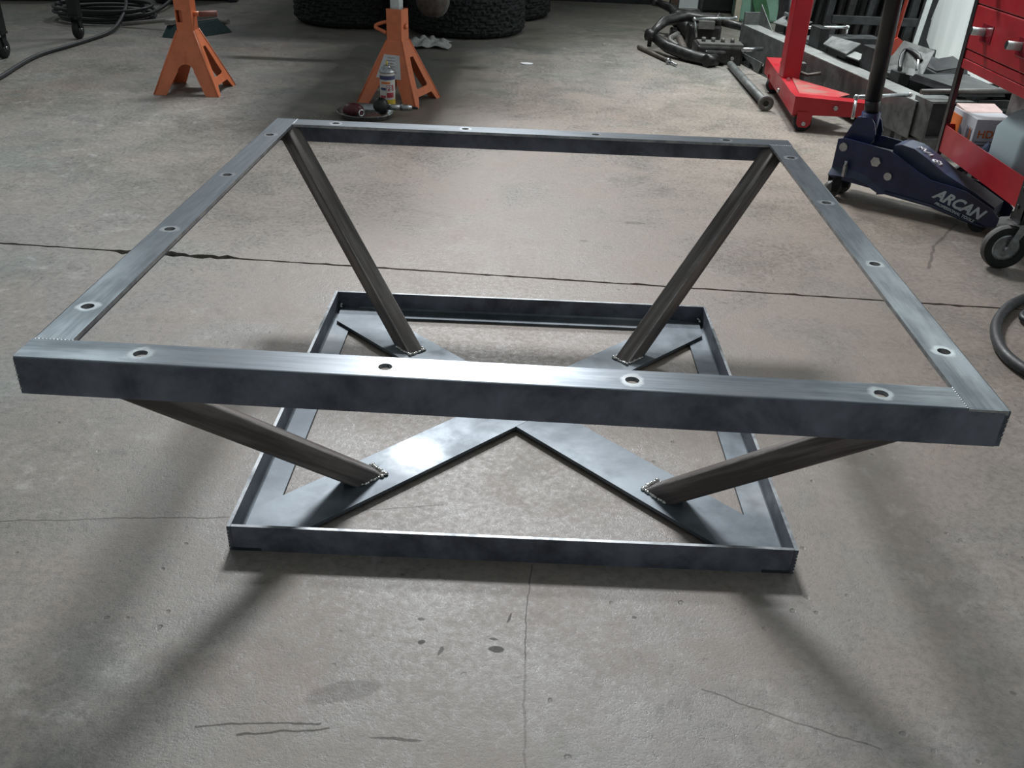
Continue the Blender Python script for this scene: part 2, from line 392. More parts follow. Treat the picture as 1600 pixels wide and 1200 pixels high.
def tag(o, label, cat, group=None, kind=None):
    o['label'] = label; o['category'] = cat
    if group: o['group'] = group
    if kind: o['kind'] = kind
    return o
def thing(name, label, cat, loc=(0, 0, 0), rz=0.0, group=None):
    o = bpy.data.objects.new(name, None); COL.objects.link(o); o.location = loc; o.rotation_euler = (0, 0, rz)
    o.empty_display_size = 0.05
    return tag(o, label, cat, group)
def kids(o): return [c for c in bpy.data.objects if c.parent == o]
def dup(root, loc, rz, label, sc=None):
    r = root.copy(); COL.objects.link(r); r.location = loc; r.rotation_euler = (0, 0, rz); r['label'] = label
    if sc: r.scale = sc
    for ch in kids(root):
        c = ch.copy(); COL.objects.link(c); c.parent = r
        for g in kids(ch):
            d = g.copy(); COL.objects.link(d); d.parent = c
    return r
def circ(x, y, r, n=20): return [(x+r*math.cos(2*PI*i/n), y+r*math.sin(2*PI*i/n)) for i in range(n)]
def text(name, body, size, parent, M4, mat, shear=0.0, bold=0.0, align='LEFT', depth=0.0004, space=1.0, scx=1.0):
    cu = bpy.data.curves.new(name, 'FONT'); cu.body = body; cu.size = size; cu.shear = shear; cu.offset = bold
    cu.extrude = depth; cu.align_x = align; cu.space_character = space; cu.resolution_u = 3
    tmp = bpy.data.objects.new(name+'_tmp', cu); COL.objects.link(tmp)
    dg = bpy.context.evaluated_depsgraph_get(); dg.update()
    me = bpy.data.meshes.new_from_object(tmp.evaluated_get(dg))
    bpy.data.objects.remove(tmp); bpy.data.curves.remove(cu)
    me.transform(Matrix.Diagonal((scx, 1, 1, 1)))
    me.transform(M4); me.materials.clear(); me.materials.append(MT[mat])
    o = bpy.data.objects.new(name, me); COL.objects.link(o); o.parent = parent
    return o
def frame(origin, ex, ey):
    ex = Vector(ex).normalized(); ey = Vector(ey); ey = (ey-ex*ey.dot(ex)).normalized(); ez = ex.cross(ey)
    m = Matrix.Identity(4)
    for i in range(3): m[i][0] = ex[i]; m[i][1] = ey[i]; m[i][2] = ez[i]; m[i][3] = origin[i]
    return m

# ------------------------------------------------------------------ setting: floor, walls
g = G('dark'); g.box((-6, -4, -0.06), (2.5, 9.5, -0.014)); fl = g.make('floor'); fl['kind'] = 'structure'
def jl(x): return 0.753 + (x+1.457)*(-0.0394)
xs = []; x = -6.0
while x < 2.5:
    xs.append(x); x += 0.02 if -1.8 < x < 1.8 else 0.12
xs.append(2.5)
def chips(x):
    c = random.uniform(-0.0012, 0.0012)
    if -1.12 < x < -0.80: c += abs(random.gauss(0, 0.008))
    elif random.random() < 0.12: c += abs(random.gauss(0, 0.004))
    return c
near = [(x, jl(x)-0.0042-chips(x)) for x in xs]; far = [(x, jl(x)+0.0042+chips(x)) for x in xs]
def slab(edge, y_other):
    g = G('floor'); n = len(edge)
    a = [g.bm.verts.new((p[0], p[1], 0)) for p in edge]; b = [g.bm.verts.new((p[0], y_other, 0)) for p in edge]
    c = [g.bm.verts.new((p[0], p[1]+(0.001 if y_other < 0.5 else -0.001)*-1, -0.0139)) for p in edge]
    for i in range(n-1):
        g.bm.faces.new((a[i], a[i+1], b[i+1], b[i])); g.bm.faces.new((a[i], c[i], c[i+1], a[i+1]))
    o = g.make('slab', fl, recalc=False)
    me = o.data; bm = bmesh.new(); bm.from_mesh(me)
    for f in bm.faces:
        if abs(f.normal.z) > 0.9 and f.normal.z < 0: f.normal_flip()
    bm.to_mesh(me); bm.free()
    return o
slab(near, -4.0); slab(far, 9.5)

g = G('wall'); g.box((2.36, -4, 0), (2.46, 9.5, 3.2)); o = g.make('wall_right'); o['kind'] = 'structure'
g = G('greyw'); g.box((0.92, 6.3, 0), (2.359, 6.4, 3.2)); g.box((-6, 9.4, 0), (0.92, 9.5, 3.2)); o = g.make('wall_back'); o['kind'] = 'structure'
g = G('dark'); g.box((-0.9, 6.42, 0.02), (0.90, 6.46, 2.6)); g.box((-0.9, 6.40, 0.0), (0.90, 6.48, 0.055)); o = g.make('door_1'); o['kind'] = 'structure'
for k in range(4):
    g = G('dark'); g.box((-0.88, 6.405, 0.075+k*0.5), (0.88, 6.42, 0.55+k*0.5), bev=0.004); g.make('panel', o)
g = G('cream'); g.box((0.90, 6.25, 0), (0.99, 6.42, 2.8), bev=0.004); o = g.make('trim_1'); o['kind'] = 'structure'
g = G('brown'); g.box((1.0, 6.25, 0), (1.06, 6.299, 2.8), bev=0.004); o = g.make('trim_2'); o['kind'] = 'structure'
t = thing('storage_cabinet', 'dark open cabinet against the back wall behind the heap of suspension parts', 'cabinet', (1.38, 6.10, 0))
g = G('dark'); g.box((-0.15, -0.02, 0), (0.15, 0.17, 1.4), bev=0.004); g.make('body', t)
g = G('black'); g.box((-0.14, -0.035, 0.02), (0.14, -0.021, 0.6), bev=0.003); g.make('door', t)
g = G('wall'); g.box((1.07, 6.26, 0), (1.22, 6.299, 1.6), bev=0.004); tag(g.make('white_board'), 'narrow white board leaning flat on the back wall beside the brown trim', 'board')

# ------------------------------------------------------------------ the steel table frame
table = thing('table_frame', 'bare welded steel coffee table frame with square top, splayed legs and square base on concrete', 'table')
W, D, H, A, T = 1.2192, 1.2245, 0.4178, 0.0516, 0.0062
def top_rail(L, mid, ang, tilt):
    g = G('top', 'scale', 'edge')
    out = [(-L/2, 0.003), (-L/2, A), (L/2-A-0.0006, A), (L/2-A-0.0006, 0.003)]
    holes = [list(reversed(circ(hx, 0.0262, 0.0088, 24))) for hx in (-0.4605, -0.1535, 0.1535, 0.4605)]
    g.sheet(out, holes, lambda u, v: (u, v, 0), (0, 0, -T), 0, 2, 1)
    # rounded outer corner and hanging flange
    ring = [(0.003, 0.0), (0.0012, -0.0005), (0.0003, -0.0016), (0.0, -0.0034), (0.0, -A), (T, -A), (T, -T), (0.003, -T)]
    def at(x): return [(x, y, z) for y, z in ring]
    n0 = len(g.bm.faces)
    g.hexa(at(-L/2+0.0012), at(L/2-T-0.0005), 1)
    g.bm.faces.ensure_lookup_table()
    for f in list(g.bm.faces)[n0:]:
        cz = f.calc_center_median().z
        if cz > -0.0012 and abs(f.normal.x) < 0.5: f.material_index = 0
    if True:  # short top tongue so the flange end stays covered at the butt joint
        pass
    o = g.make('top_rail', table); o.location = mid
    o.rotation_euler = (Matrix.Rotation(ang, 4, 'Z') @ Matrix.Rotation(tilt, 4, 'Y')).to_euler()
    return o
k = 0.0055
top_rail(W, (0, -D/2, H), 0, +0.61*k)
top_rail(D, (W/2, 0, H), PI/2, -0.61*k)
top_rail(W, (0, D/2, H), PI, +0.61*k)
top_rail(D, (-W/2, 0, H), -PI/2, -0.61*k)
bw, bd, bh = 0.9002, 0.9066, 0.0475
base = Matrix.Translation((0.0046, 0, 0)) @ Matrix.Rotation(0.0183, 4, 'Z')
def base_rail(L, mid, ang, full):
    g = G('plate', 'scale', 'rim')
    e = 0.0 if full else A+0.0006; e2 = 0.0 if full else T+0.0006
    g.box((-L/2+e, 0.004, 0.0), (L/2-e, A, T), 0)
    g.box((-L/2+e2, 0, 0.0), (L/2-e2, T, bh), 1)
    # fillet in the root of the angle
    a, b = -L/2+e2, L/2-e2; r = 0.004
    ring = [(T, T), (T+r, T), (T+r*0.4, T+r*0.4), (T, T+r)]
    g.hexa([(a+0.05*(0 if full else 1), y, z) for y, z in ring], [(b-0.05*(0 if full else 1), y, z) for y, z in ring], 0)
    # thin bright top edge
    g.box((-L/2+e2, 0.0002, bh-0.0004), (L/2-e2, T-0.0002, bh+0.0003), 2)
    o = g.make('base_rail', table); o.matrix_local = base @ Matrix.Translation(mid) @ Matrix.Rotation(ang, 4, 'Z')
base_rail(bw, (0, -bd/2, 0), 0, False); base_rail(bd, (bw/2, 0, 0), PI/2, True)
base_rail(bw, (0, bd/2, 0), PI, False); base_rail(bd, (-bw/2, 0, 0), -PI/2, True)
# crossed flat bars
pw = 0.0512; rc = (0.4405)*math.sqrt(2)*0.985
def cross(r_in, ang, name='cross_bar', both=False):
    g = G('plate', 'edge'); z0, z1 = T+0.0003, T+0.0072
    end = [(rc-pw*1.05, pw), (rc-0.006, 0.008), (rc-0.006, -0.008), (rc-pw*1.05, -pw)]
    if both: out = [(-p[0], -p[1]) for p in end] + end[::-1]; out = [(-x, -y) for x, y in end] + [(x, -y) for x, y in end][::1][::1]
    else: out = [(r_in, pw), (r_in, -pw)] + [(p[0], p[1]) for p in reversed(end)]
    if both:
        out = [(rc-pw*1.05, -pw), (rc-0.006, -0.008), (rc-0.006, 0.008), (rc-pw*1.05, pw),
               (-rc+pw*1.05, pw), (-rc+0.006, 0.008), (-rc+0.006, -0.008), (-rc+pw*1.05, -pw)]
    g.sheet(out, [], lambda u, v: (u, v, z1), (0, 0, z0-z1), 0, 0)
    o = g.make(name, table); o.matrix_local = base @ Matrix.Rotation(ang, 4, 'Z')
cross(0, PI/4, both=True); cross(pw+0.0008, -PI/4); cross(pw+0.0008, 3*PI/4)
# legs: square tube, in the diagonal planes
LW = 0.0385; zb, zt = T+0.0072, H-T-0.0004
def leg(ang, foot):
    fo = Matrix.Rotation(-ang, 2) @ Vector(foot)
    g = G('leg', 'legedge'); n = 5; rr = 0.005
    def ring(rad, z, ln):
        pts = []
        for cx, cy, a0 in ((ln/2, LW/2, 0), (-ln/2, LW/2, PI/2), (-ln/2, -LW/2, PI), (ln/2, -LW/2, 1.5*PI)):
            for i in range(n):
                t = a0+PI/2*i/(n-1); sx = rr*1.4; sy = rr
                pts.append((rad+cx-math.copysign(sx, cx)+sx*math.cos(t), cy-math.copysign(sy, cy)+sy*math.sin(t), z))
        return pts
    ln = 0.061
    g.hexa([(p[0]+fo.x, p[1]+fo.y, p[2]) for p in ring(0.322+ln/2, zb, ln)], ring(0.790+ln/2, zt, ln), 0)
    g.bm.faces.ensure_lookup_table()
    for q_ in (6, 7, 11, 12): g.bm.faces[2+q_].material_index = 1
    o = g.make('leg', table); o.rotation_euler = (0, 0, ang)
    # weld beads at the foot
    def beads(pts, zc, r, par):
        w = G('weld')
        for p in pts: w.ball((p[0]+random.uniform(-.0012, .0012), p[1]+random.uniform(-.0012, .0012), zc+random.uniform(-.0005, .0012)), r*random.uniform(0.75, 1.2), seg=8, sc=(1, 1, 0.8))
        ww = w.make('weld_bead', table); ww.rotation_euler = (0, 0, ang); return ww
    pts = [(0.3205, -LW/2+LW*i/9) for i in range(10)]
    pts += [(0.322+0.006*i, LW/2+0.0012) for i in range(9)] + [(0.322+0.006*i, -LW/2-0.0012) for i in range(9)]
    pts = [(p[0]+fo.x, p[1]+fo.y) for p in pts]
    beads(pts, zb+0.0014, 0.0042, o)
    w = G('weld')
    for i in range(6): w.ball((0.7915, -LW/2+0.004+LW*i/6.5, zt-0.0022), 0.0028, seg=8)
    ww = w.make('weld_bead', table); ww.rotation_euler = (0, 0, ang)
for q, ft in enumerate([(0, -0.008), (0.003, -0.016), (-0.008, -0.015), (0.024, -0.018)]): leg(PI/4+q*PI/2, ft)
# corner tacks
def tacks(name, pts, r):
    w = G('weld')
    for p in pts: w.ball(p, r*random.uniform(.7, 1.2), seg=8)
    return w.make(name, table)
for sx in (-1, 1):
    for sy in (-1, 1):
        o = tacks('weld_bead', [(sx*(bw/2-0.012-random.uniform(0, .004)), sy*(bd/2-0.010-0.0045*i), 0.0165) for i in range(4)], 0.0042); o.matrix_local = base
        o = tacks('weld_bead', [(sx*(bw/2-0.0015), sy*(bd/2+0.0005), 0.006+0.0065*i) for i in range(6)], 0.0016); o.matrix_local = base
for (x, y) in [(-W/2, -D/2), (W/2, -D/2), (W/2, D/2), (-W/2, D/2)]:
    zc = H + k*x*y
    tacks('weld_bead', [(x*0.998, y*0.999, zc-0.012-0.0065*i) for i in range(6)], 0.0014)
def seam(x0, y0, x1, y1, n=11):
    w = G('edge')
    for i in range(n):
        t = i/(n-1); x = x0+(x1-x0)*t; y = y0+(y1-y0)*t
        w.ball((x, y, H+k*x*y-0.0006), 0.0016, seg=8, sc=(1.1, 1.1, 0.7))
    w.make('weld_seam', table)
seam(W/2-A, -D/2+0.003, W/2-A, -D/2+A); seam(W/2-0.003, D/2-A, W/2-A, D/2-A)
seam(-W/2+A, D/2-0.003, -W/2+A, D/2-A); seam(-W/2+0.003, -D/2+A, -W/2+A, -D/2+A)

# ------------------------------------------------------------------ orange jack stands
def jack_stand(label, loc, rz, tube_top, inner_top, sticker, slot):
    t = thing('jack_stand', label, 'jack stand', loc, rz, 'orange jack stands')
    hb, db, hn, hz = 0.145, 0.135, 0.037, 0.262
    lw = lambda z, b: b+(hn-b)*min(z, hz)/hz
    for s in (-1, 1):
        g = G('orange'); arc = [(0.038*math.cos(a), 0.094+0.034*math.sin(a)) for a in [PI*i/8 for i in range(9)]]
        out = [(-1, 0), (-0.62, 0), (-0.042, 0.088)] + [(x, z) for x, z in reversed(arc)] + [(0.042, 0.088), (0.62, 0), (1, 0), (1, hz), (-1, hz)]
        def fn(u, z, s=s):
            if abs(u) == 1: x = u*lw(z, hb)
            elif abs(u) == 0.62: x = math.copysign(0.088, u)
            else: x = u
            return (x, s*lw(z, db), z)
        # tessellate in true space
        pts = [fn(u, z) for u, z in out]
        g.sheet([(p[0], p[2]) for p in pts], [], lambda x, z, s=s: (x, s*lw(z, db), z), (0, -s*0.0045, 0))
        g.make('front_plate' if s < 0 else 'rear_plate', t)
        g = G('orange')
        out = [(-db, 0), (-0.098, 0), (-0.07, 0.038), (0.07, 0.038), (0.098, 0), (db, 0), (hn, hz), (-hn, hz)]
        hole = [(-0.056, 0.075), (-0.048, 0.068), (0.048, 0.068), (0.056, 0.075), (0.016, 0.195), (-0.016, 0.195)]
        g.sheet(out, [hole[::-1]], lambda y, z, s=s: (s*lw(z, hb), y, z), (-s*0.0045, 0, 0))
        g.make('side_plate', t)
    # raised crease and folded corner lips
    g = G('orange')
    g.cyl((0, -lw(0.13, db)-0.0003, 0.13), (0, -lw(0.185, db)-0.0003, 0.185), 0.0016, 0.0008, 6)
    for sx in (-1, 1):
        for sy in (-1, 1):
            g.cyl((sx*(hb-0.001), sy*(db-0.001), 0.001), (sx*hn, sy*hn, hz), 0.0042, 0.0042, 8)
    g.make('fold', t)
    g = G('orange', 'black'); h = 0.036; w = 0.004
    for s in (-1, 1):
        g.box((s*h-(w if s > 0 else 0), -h, hz-0.004), (s*h+(0 if s > 0 else w), h, tube_top))
        if slot and s < 0:
            g.box((-h+w, s*h, hz-0.004), (h-w, s*h+w, hz+0.035)); g.box((-h+w, s*h, hz+0.085), (h-w, s*h+w, tube_top))
            g.box((-0.006, s*h, hz+0.035), (h-w, s*h+w, hz+0.085))
        else: g.box((-h+w, s*h-(w if s > 0 else 0), hz-0.004), (h-w, s*h+(0 if s > 0 else w), tube_top))
    g.make('column', t)
    g = G('white_bar' if not slot else 'orange'); g.box((-0.024, -0.020, hz+0.02), (0.020, 0.020, inner_top), bev=0.002)
    for i in range(5):
        z = hz+0.04+i*0.035
        if z < inner_top-0.01: g.box((-0.010, 0.019, z), (0.010, 0.026, z+0.012))
    g.make('ratchet_bar', t)
    g = G('white_bar'); g.sheet([(-0.05, 0), (0.05, 0), (0.05, 0.03), (0.02, 0.012), (-0.02, 0.012), (-0.05, 0.03)], [], lambda u, v: (u, -0.022, inner_top+v), (0, 0.044, 0)); g.make('saddle', t)
    if sticker:
        g = G('orange'); g.tube([(-0.034, -0.005, 0.335), (-0.060, -0.01, 0.332), (-0.098, -0.02, 0.318), (-0.094, -0.03, 0.309), (-0.040, -0.035, 0.292)], 0.008, 10, 0, 1); g.make('lever', t)
        g = G('orange'); g.ball((0.041, 0, 0.32), 0.012, seg=10, sc=(.8, 1, 1)); g.make('pivot', t)
        g = G('paper')
        o4 = [(-0.040, 0.205), (0.034, 0.205), (0.056, 0.110), (-0.066, 0.110)]
        g.sheet(o4, [], lambda x, z: (x, -lw(z, db)-0.0012, z), (0, 0.0008, 0)); st = g.make('sticker', t)
        g = G('print')
        for i, (a, b) in enumerate([(-.022, .014), (-.026, .018), (-.018, .01), (-.03, .022), (-.032, .02), (-.036, .03), (-.03, .01)]):
            z = 0.195-i*0.0115
            g.sheet([(a, z), (b, z), (b, z-0.003), (a, z-0.003)], [], lambda x, z: (x, -lw(z, db)-0.0018, z), (0, 0.0004, 0))
        g.make('printed_lines', st)
    else:
        g = G('orange', 'orange_dim'); g.cyl((0.034, 0, 0.330), (0.062, 0, 0.330), 0.011); g.cyl((0.062, 0, 0.330), (0.138, 0.01, 0.334), 0.012, 0.012, 12, 1); g.make('lever', t)
    return t
jack_stand('orange steel jack stand with white sticker, standing behind the spray can', (-0.632, 2.685, 0), -0.30, 0.392, 0.50, True, False)
jack_stand('orange steel jack stand without sticker, standing alone at the left beside the broom', (-1.580, 2.70, 0), 0.02, 0.46, 0.52, False, True)

# ------------------------------------------------------------------ tyres
def tire_mesh():
    R, w, seg = 0.385, 0.27, 240
    rows = [(0.20, 0.02), (0.24, 0.006), (0.30, 0.002), (0.345, 0.006), (0.366, 0.018), (0.376, 0.032)]
    tr = 11
    prof = rows[:]
    for i in range(tr*2): prof.append(('t', 0.040+(w-0.080)*i/(tr*2-1)))
    prof += [(r, w-z) for r, z in reversed(rows)]
    bm = bmesh.new(); rings = []
    for j, (r, z) in enumerate(prof):
        ring = []
        for kk in range(seg):
            if r == 't':
                i = (j-len(rows))//2; ph = (kk + (i*4) % 10) % 10
                inn = (ph in (0, 1)) or ((j-len(rows)) % 2 == 1 and (i + kk//10) % 2) or (ph == 6 and (i+kk//10) % 3 == 0)
                rr = R-0.011 if inn else R+0.003*math.sin(kk*1.7+i*2.3)
            elif r > 0.34: rr = r-(0.007 if kk % 6 < 2 else 0)
            else: rr = r
            a = 2*PI*kk/seg; ring.append(bm.verts.new((rr*math.cos(a), rr*math.sin(a), z)))
        rings.append(ring)
    for j in range(len(rings)-1):
        for kk in range(seg): bm.faces.new((rings[j][kk], rings[j][(kk+1) % seg], rings[j+1][(kk+1) % seg], rings[j+1][kk]))
    for kk in range(seg): bm.faces.new((rings[-1][kk], rings[-1][(kk+1) % seg], rings[0][(kk+1) % seg], rings[0][kk]))
    bmesh.ops.recalc_face_normals(bm, faces=bm.faces)
    me = bpy.data.meshes.new('tire'); bm.to_mesh(me); bm.free(); me.materials.append(MT['rubber']); return me
tm = tire_mesh()
def rim(z=0):
    g = G('dark'); g.lathe([(0.199, 0.03), (0.199, 0.05), (0.17, 0.06), (0.165, 0.15), (0.06, 0.17), (0.001, 0.17)], 32); return g
tire = thing('tire', 'black knobbly off-road tire lying on the floor, leftmost, right of the push broom', 'tire', (-1.27, 4.90, 0), 0.2, 'tires lying flat in stacks')
o = bpy.data.objects.new('tread', tm); COL.objects.link(o); o.parent = tire
rim().make('rim', tire)
posn = [(-0.50, 4.715, 'black knobbly off-road tire lying on the floor directly behind the crumpled white rag'),
        (-0.34, 5.48, 'black knobbly off-road tire on the floor, farthest back and right of the stacks')]
for x, y, lb in posn: dup(tire, (x, y, 0), random.random(), lb)
for x, y, lb in [(-1.27, 4.90, 'unseen upper of the left stack, added for its shadow'), (-0.50, 4.715, 'unseen upper of the stack behind the rag, added for its shadow'), (-0.34, 5.48, 'unseen upper of the farthest right stack, added for its shadow')]:
    dup(tire, (x, y, 0.271), random.random(), 'black knobbly off-road tire, '+lb)  # upper tires lie out of view, added to cast floor shadow

# lifted truck (axle end in view; unseen body added to shade the floor)
tk = thing('truck', 'raised vehicle front end with an unseen body added to shade the floor, dark axle end before the tires', 'truck', (-0.72, 3.4, 0))
g = G('black'); g.box((-0.36, -0.75, 0.62), (0.34, 3.2, 1.28), bev=0.05); g.box((-0.9, 0.9, 1.0), (0.75, 3.2, 1.7), bev=0.08); g.make('body', tk)
g = G('dark')
for x in (0.085, -0.30): g.box((x-0.035, -0.78, 0.53), (x+0.035, 0.6, 0.63), bev=0.006); g.box((x-0.035, 0.55, 0.575), (x+0.035, 3.2, 0.64), bev=0.006)
g.make('frame_rail', tk)
g = G('dark'); g.cyl((-0.85, 0.22, 0.47), (0.42, 0.22, 0.47), 0.04); g.box((-0.32, 0.16, 0.46), (-0.28, 0.28, 0.54)); g.box((0.065, 0.16, 0.46), (0.105, 0.28, 0.54)); g.make('axle_tube', tk)
MT['castiron'] = plain('worn_cast_iron', (0.085, 0.07, 0.06), 0.6, 0.2, 0.5, 25, 0.4)
MT['castgrey'] = plain('grey_cast_iron', (0.13, 0.13, 0.125), 0.5, 0.4, 0.3, 25, 0.3)
g = G('castiron', 'castgrey')
g.lathe([(0.001, 0), (0.05, 0.004), (0.075, 0.03), (0.08, 0.07), (0.07, 0.12), (0.03, 0.14), (0.001, 0.14)], 20, 0, frame((0.145, 0.14, 0.33), (1, 0, 0), (0, 0, 1)))
g.tube([(0.205, 0.10, 0.42), (0.222, 0.10, 0.33), (0.20, 0.10, 0.275), (0.16, 0.10, 0.262)], 0.022, 10, 1, 1)
g.box((0.10, 0.12, 0.36), (0.19, 0.24, 0.50), 0, bev=0.01)
g.make('axle_housing', tk)

# ------------------------------------------------------------------ spray can, pan and the tools in it
can = thing('spray_can', 'tall white aerosol can with red and yellow label in front of the stickered jack stand', 'can', (-0.655, 2.505, 0))
g = G('canw', 'cannavy', 'canred', 'yellow')
R = 0.033
for z0, z1, mi in [(0.003, 0.045, 3), (0.045, 0.08, 0), (0.08, 0.128, 0), (0.128, 0.145, 1), (0.145, 0.155, 0)]:
    g.lathe([(R, z0), (R, z1)], 28, mi)
g.lathe([(0.001, 0.0), (R-0.003, 0.0), (R, 0.003)], 28, 3); g.make('body', can)
g = G('zinc'); g.lathe([(R, 0.155), (R+0.002, 0.157), (R+0.002, 0.161), (R-0.002, 0.165), (0.022, 0.176), (0.015, 0.178), (0.015, 0.184), (0.001, 0.185)], 28); g.make('dome', can)
g = G('yellow'); g.cyl((0, 0, 0.184), (0, 0, 0.203), 0.004, 0.003, 10); g.make('nozzle', can)
def band(x0, x1, z0, z1, mat, nm):
    g = G(mat); n = 8
    a = [(-PI/2+x0+(x1-x0)*i/n) for i in range(n+1)]
    for i in range(n):
        g.hexa([((R+0.0006)*math.cos(q), (R+0.0006)*math.sin(q), z0) for q in (a[i], a[i+1])]+[(R*math.cos(q), R*math.sin(q), z0) for q in (a[i+1], a[i])],
               [((R+0.0006)*math.cos(q), (R+0.0006)*math.sin(q), z1) for q in (a[i], a[i+1])]+[(R*math.cos(q), R*math.sin(q), z1) for q in (a[i+1], a[i])])
    return g.make(nm, can)
band(0.05, 1.0, 0.082, 0.107, 'canred', 'label_panel'); band(0.05, 1.0, 0.054, 0.075, 'canred', 'label_panel')
band(-1.0, -0.1, 0.052, 0.062, 'canred', 'label_panel'); band(-0.8, -0.05, 0.085, 0.095, 'cannavy', 'label_panel')
band(-0.7, 0.5, 0.112, 0.120, 'box_or', 'label_panel')
text('lettering', 'PB', 0.030, can, frame((0.003, -0.0342, 0.084), (1, 0.25, 0), (0, 0, 1)), 'paper', bold=0.0008, scx=0.72)
pan = thing('parts_tray', 'round shallow steel pan of tools before the orange stand, behind the table frame', 'pan', (-0.724, 2.355, 0))
g = G('zinc'); g.lathe([(0.001, 0.001), (0.10, 0.001), (0.105, 0.004), (0.121, 0.024), (0.125, 0.025), (0.125, 0.0235), (0.1225, 0.022), (0.107, 0.002), (0.10, 0.0), (0.001, 0.0)], 40); g.make('dish', pan)
wr = thing('air_ratchet', 'black and silver air wrench lying across the rim of the pan', 'tool', (-0.655, 2.36, 0.033))
g = G('grease'); g.lathe([(0.001, -.05), (0.024, -.05), (0.030, -.04), (0.033, 0.0), (0.026, .035), (0.010, .04), (0.001, .04)], 20, 0, frame((-0.005, -0.01, 0.012), (1, 0, 0), (0.0, 0.35, 0.9))); g.ball((-0.005, -0.015, 0.018), 0.033, seg=14); g.make('head', wr)
g = G('zinc'); g.cyl((0.02, 0.01, 0.006), (0.075, 0.02, 0.004), 0.0125, 0.0125, 14); g.cyl((0.075, 0.02, 0.004), (0.122, 0.03, 0.002), 0.014, 0.0125, 14); g.make('grip', wr)
g = G('dark'); g.cyl((0.122, 0.03, 0.002), (0.146, 0.035, 0.0), 0.006, 0.005, 12); g.make('air_inlet', wr)
rd = thing('impact_socket_case', 'small maroon tool with a bright ring in the left of the pan', 'tool', (-0.775, 2.33, 0.02))
g = G('redlid'); g.ball((0, 0, 0.012), 0.030, seg=14, sc=(1.5, 1.1, 0.9)); g.cyl((0, 0, 0.013), (0.042, -0.045, 0.010), 0.016, 0.0145, 16); g.make('body', rd)
g = G('chrome'); g.lathe([(0.0105, 0), (0.0145, 0), (0.0145, 0.005), (0.0105, 0.005), (0.0105, 0)], 20, 0, frame((0.042, -0.045, 0.010), (0.73, 0.68, 0), (0, 0, 1))); g.make('ring', rd)
sk = G('dark'); sk.cyl((0, 0, 0), (0.03, -0.01, 0), 0.012, 0.014, 14); tag(sk.make('socket', loc=(-0.82, 2.36, 0.018)), 'small black socket at the left edge of the pan', 'socket')

# rag and scrap
def rag(name, c, sx, sy, h, mat, seed, fold=1.0):
    random.seed(seed); g = G(mat); n = 18; vs = []
    for j in range(n+1):
        for i in range(n+1):
            u, v = i/n*2-1, j/n*2-1
            e = max(0.0, 1-(abs(u)**3+abs(v)**3)/1.6)
            z = h*(0.12+e*(0.42+0.45*math.sin(7*u*fold+2.1*v+seed)*math.cos(5*v-3*u+seed*0.7)))
            vs.append(g.bm.verts.new((u*sx*(1+0.12*math.sin(3*v+seed)), v*sy*(1+0.15*math.sin(4*u+seed)), max(0.002, z)+random.uniform(0, h*0.04))))
    for j in range(n):
        for i in range(n):
            f = g.bm.faces.new((vs[j*(n+1)+i], vs[j*(n+1)+i+1], vs[(j+1)*(n+1)+i+1], vs[(j+1)*(n+1)+i])); f.smooth = True
    o = g.make(name, loc=c); m = o.modifiers.new('thick', 'SOLIDIFY'); m.thickness = 0.002; m.offset = 1; return o
tag(rag('crumpled_rag', (-0.665, 4.10, 0), 0.125, 0.12, 0.055, 'cloth', 3), 'crumpled white rag on the floor in front of the tires', 'rag')
g = G('paper'); g.sheet([(0.035*math.cos(a)*(1+.15*math.sin(3*a)), 0.028*math.sin(a)) for a in [2*PI*i/14 for i in range(14)]], [], lambda u, v: (u, v, 0.004), (0, 0, -0.003)); tag(g.make('paper_scrap', loc=(-0.072, 3.673, 0)), 'tiny pale scrap lying alone on the open concrete right of the tires', 'litter')

# ------------------------------------------------------------------ left background
ct = thing('rolling_bench', 'black steel rolling bench at the far left edge, only its posts and casters in view', 'workbench', (-2.72, 3.2, 0))
pp = [(-0.02, 0.0), (0.085, 0.62), (-0.75, 0.1), (-0.65, 0.70)]
for i, (x, y) in enumerate(pp):
    g = G('black'); g.box((x-0.028, y-0.028, 0.13), (x+0.028, y+0.028, 0.86), bev=0.003); g.make('post', ct)
    c = thing('caster', '', ''); del c['label']; del c['category']; c.parent = ct; c.location = (x, y, 0)
    g = G('dark', 'zinc'); g.box((-0.03, -0.03, 0.118), (0.03, 0.03, 0.13), 0)
    for s in (-1, 1): g.sheet([(-0.02, 0.125), (0.03, 0.125), (0.02, 0.045), (-0.002, 0.04)], [], lambda u, v, s=s: (s*0.022, u-0.005, v), (0.003*-s, 0, 0), 0)
    g.cyl((-0.026, 0.003, 0.05), (0.026, 0.003, 0.05), 0.007, mi=1); g.make('fork', c)
    g = G('rubber', 'castgrey'); g.lathe([(0.018, -0.014), (0.046, -0.014), (0.05, -0.009), (0.05, 0.009), (0.046, 0.014), (0.018, 0.014)], 24, 0, frame((0, 0.003, 0.05), (0, 1, 0), (0, 0, 1)))
    g.lathe([(0.008, -0.010), (0.019, -0.014), (0.019, 0.014), (0.008, 0.010)], 18, 1, frame((0, 0.003, 0.05), (0, 1, 0), (0, 0, 1))); g.make('wheel', c)
g = G('dark'); g.box((-0.80, -0.06, 0.86), (0.14, 0.76, 0.90), bev=0.004); g.make('top', ct)

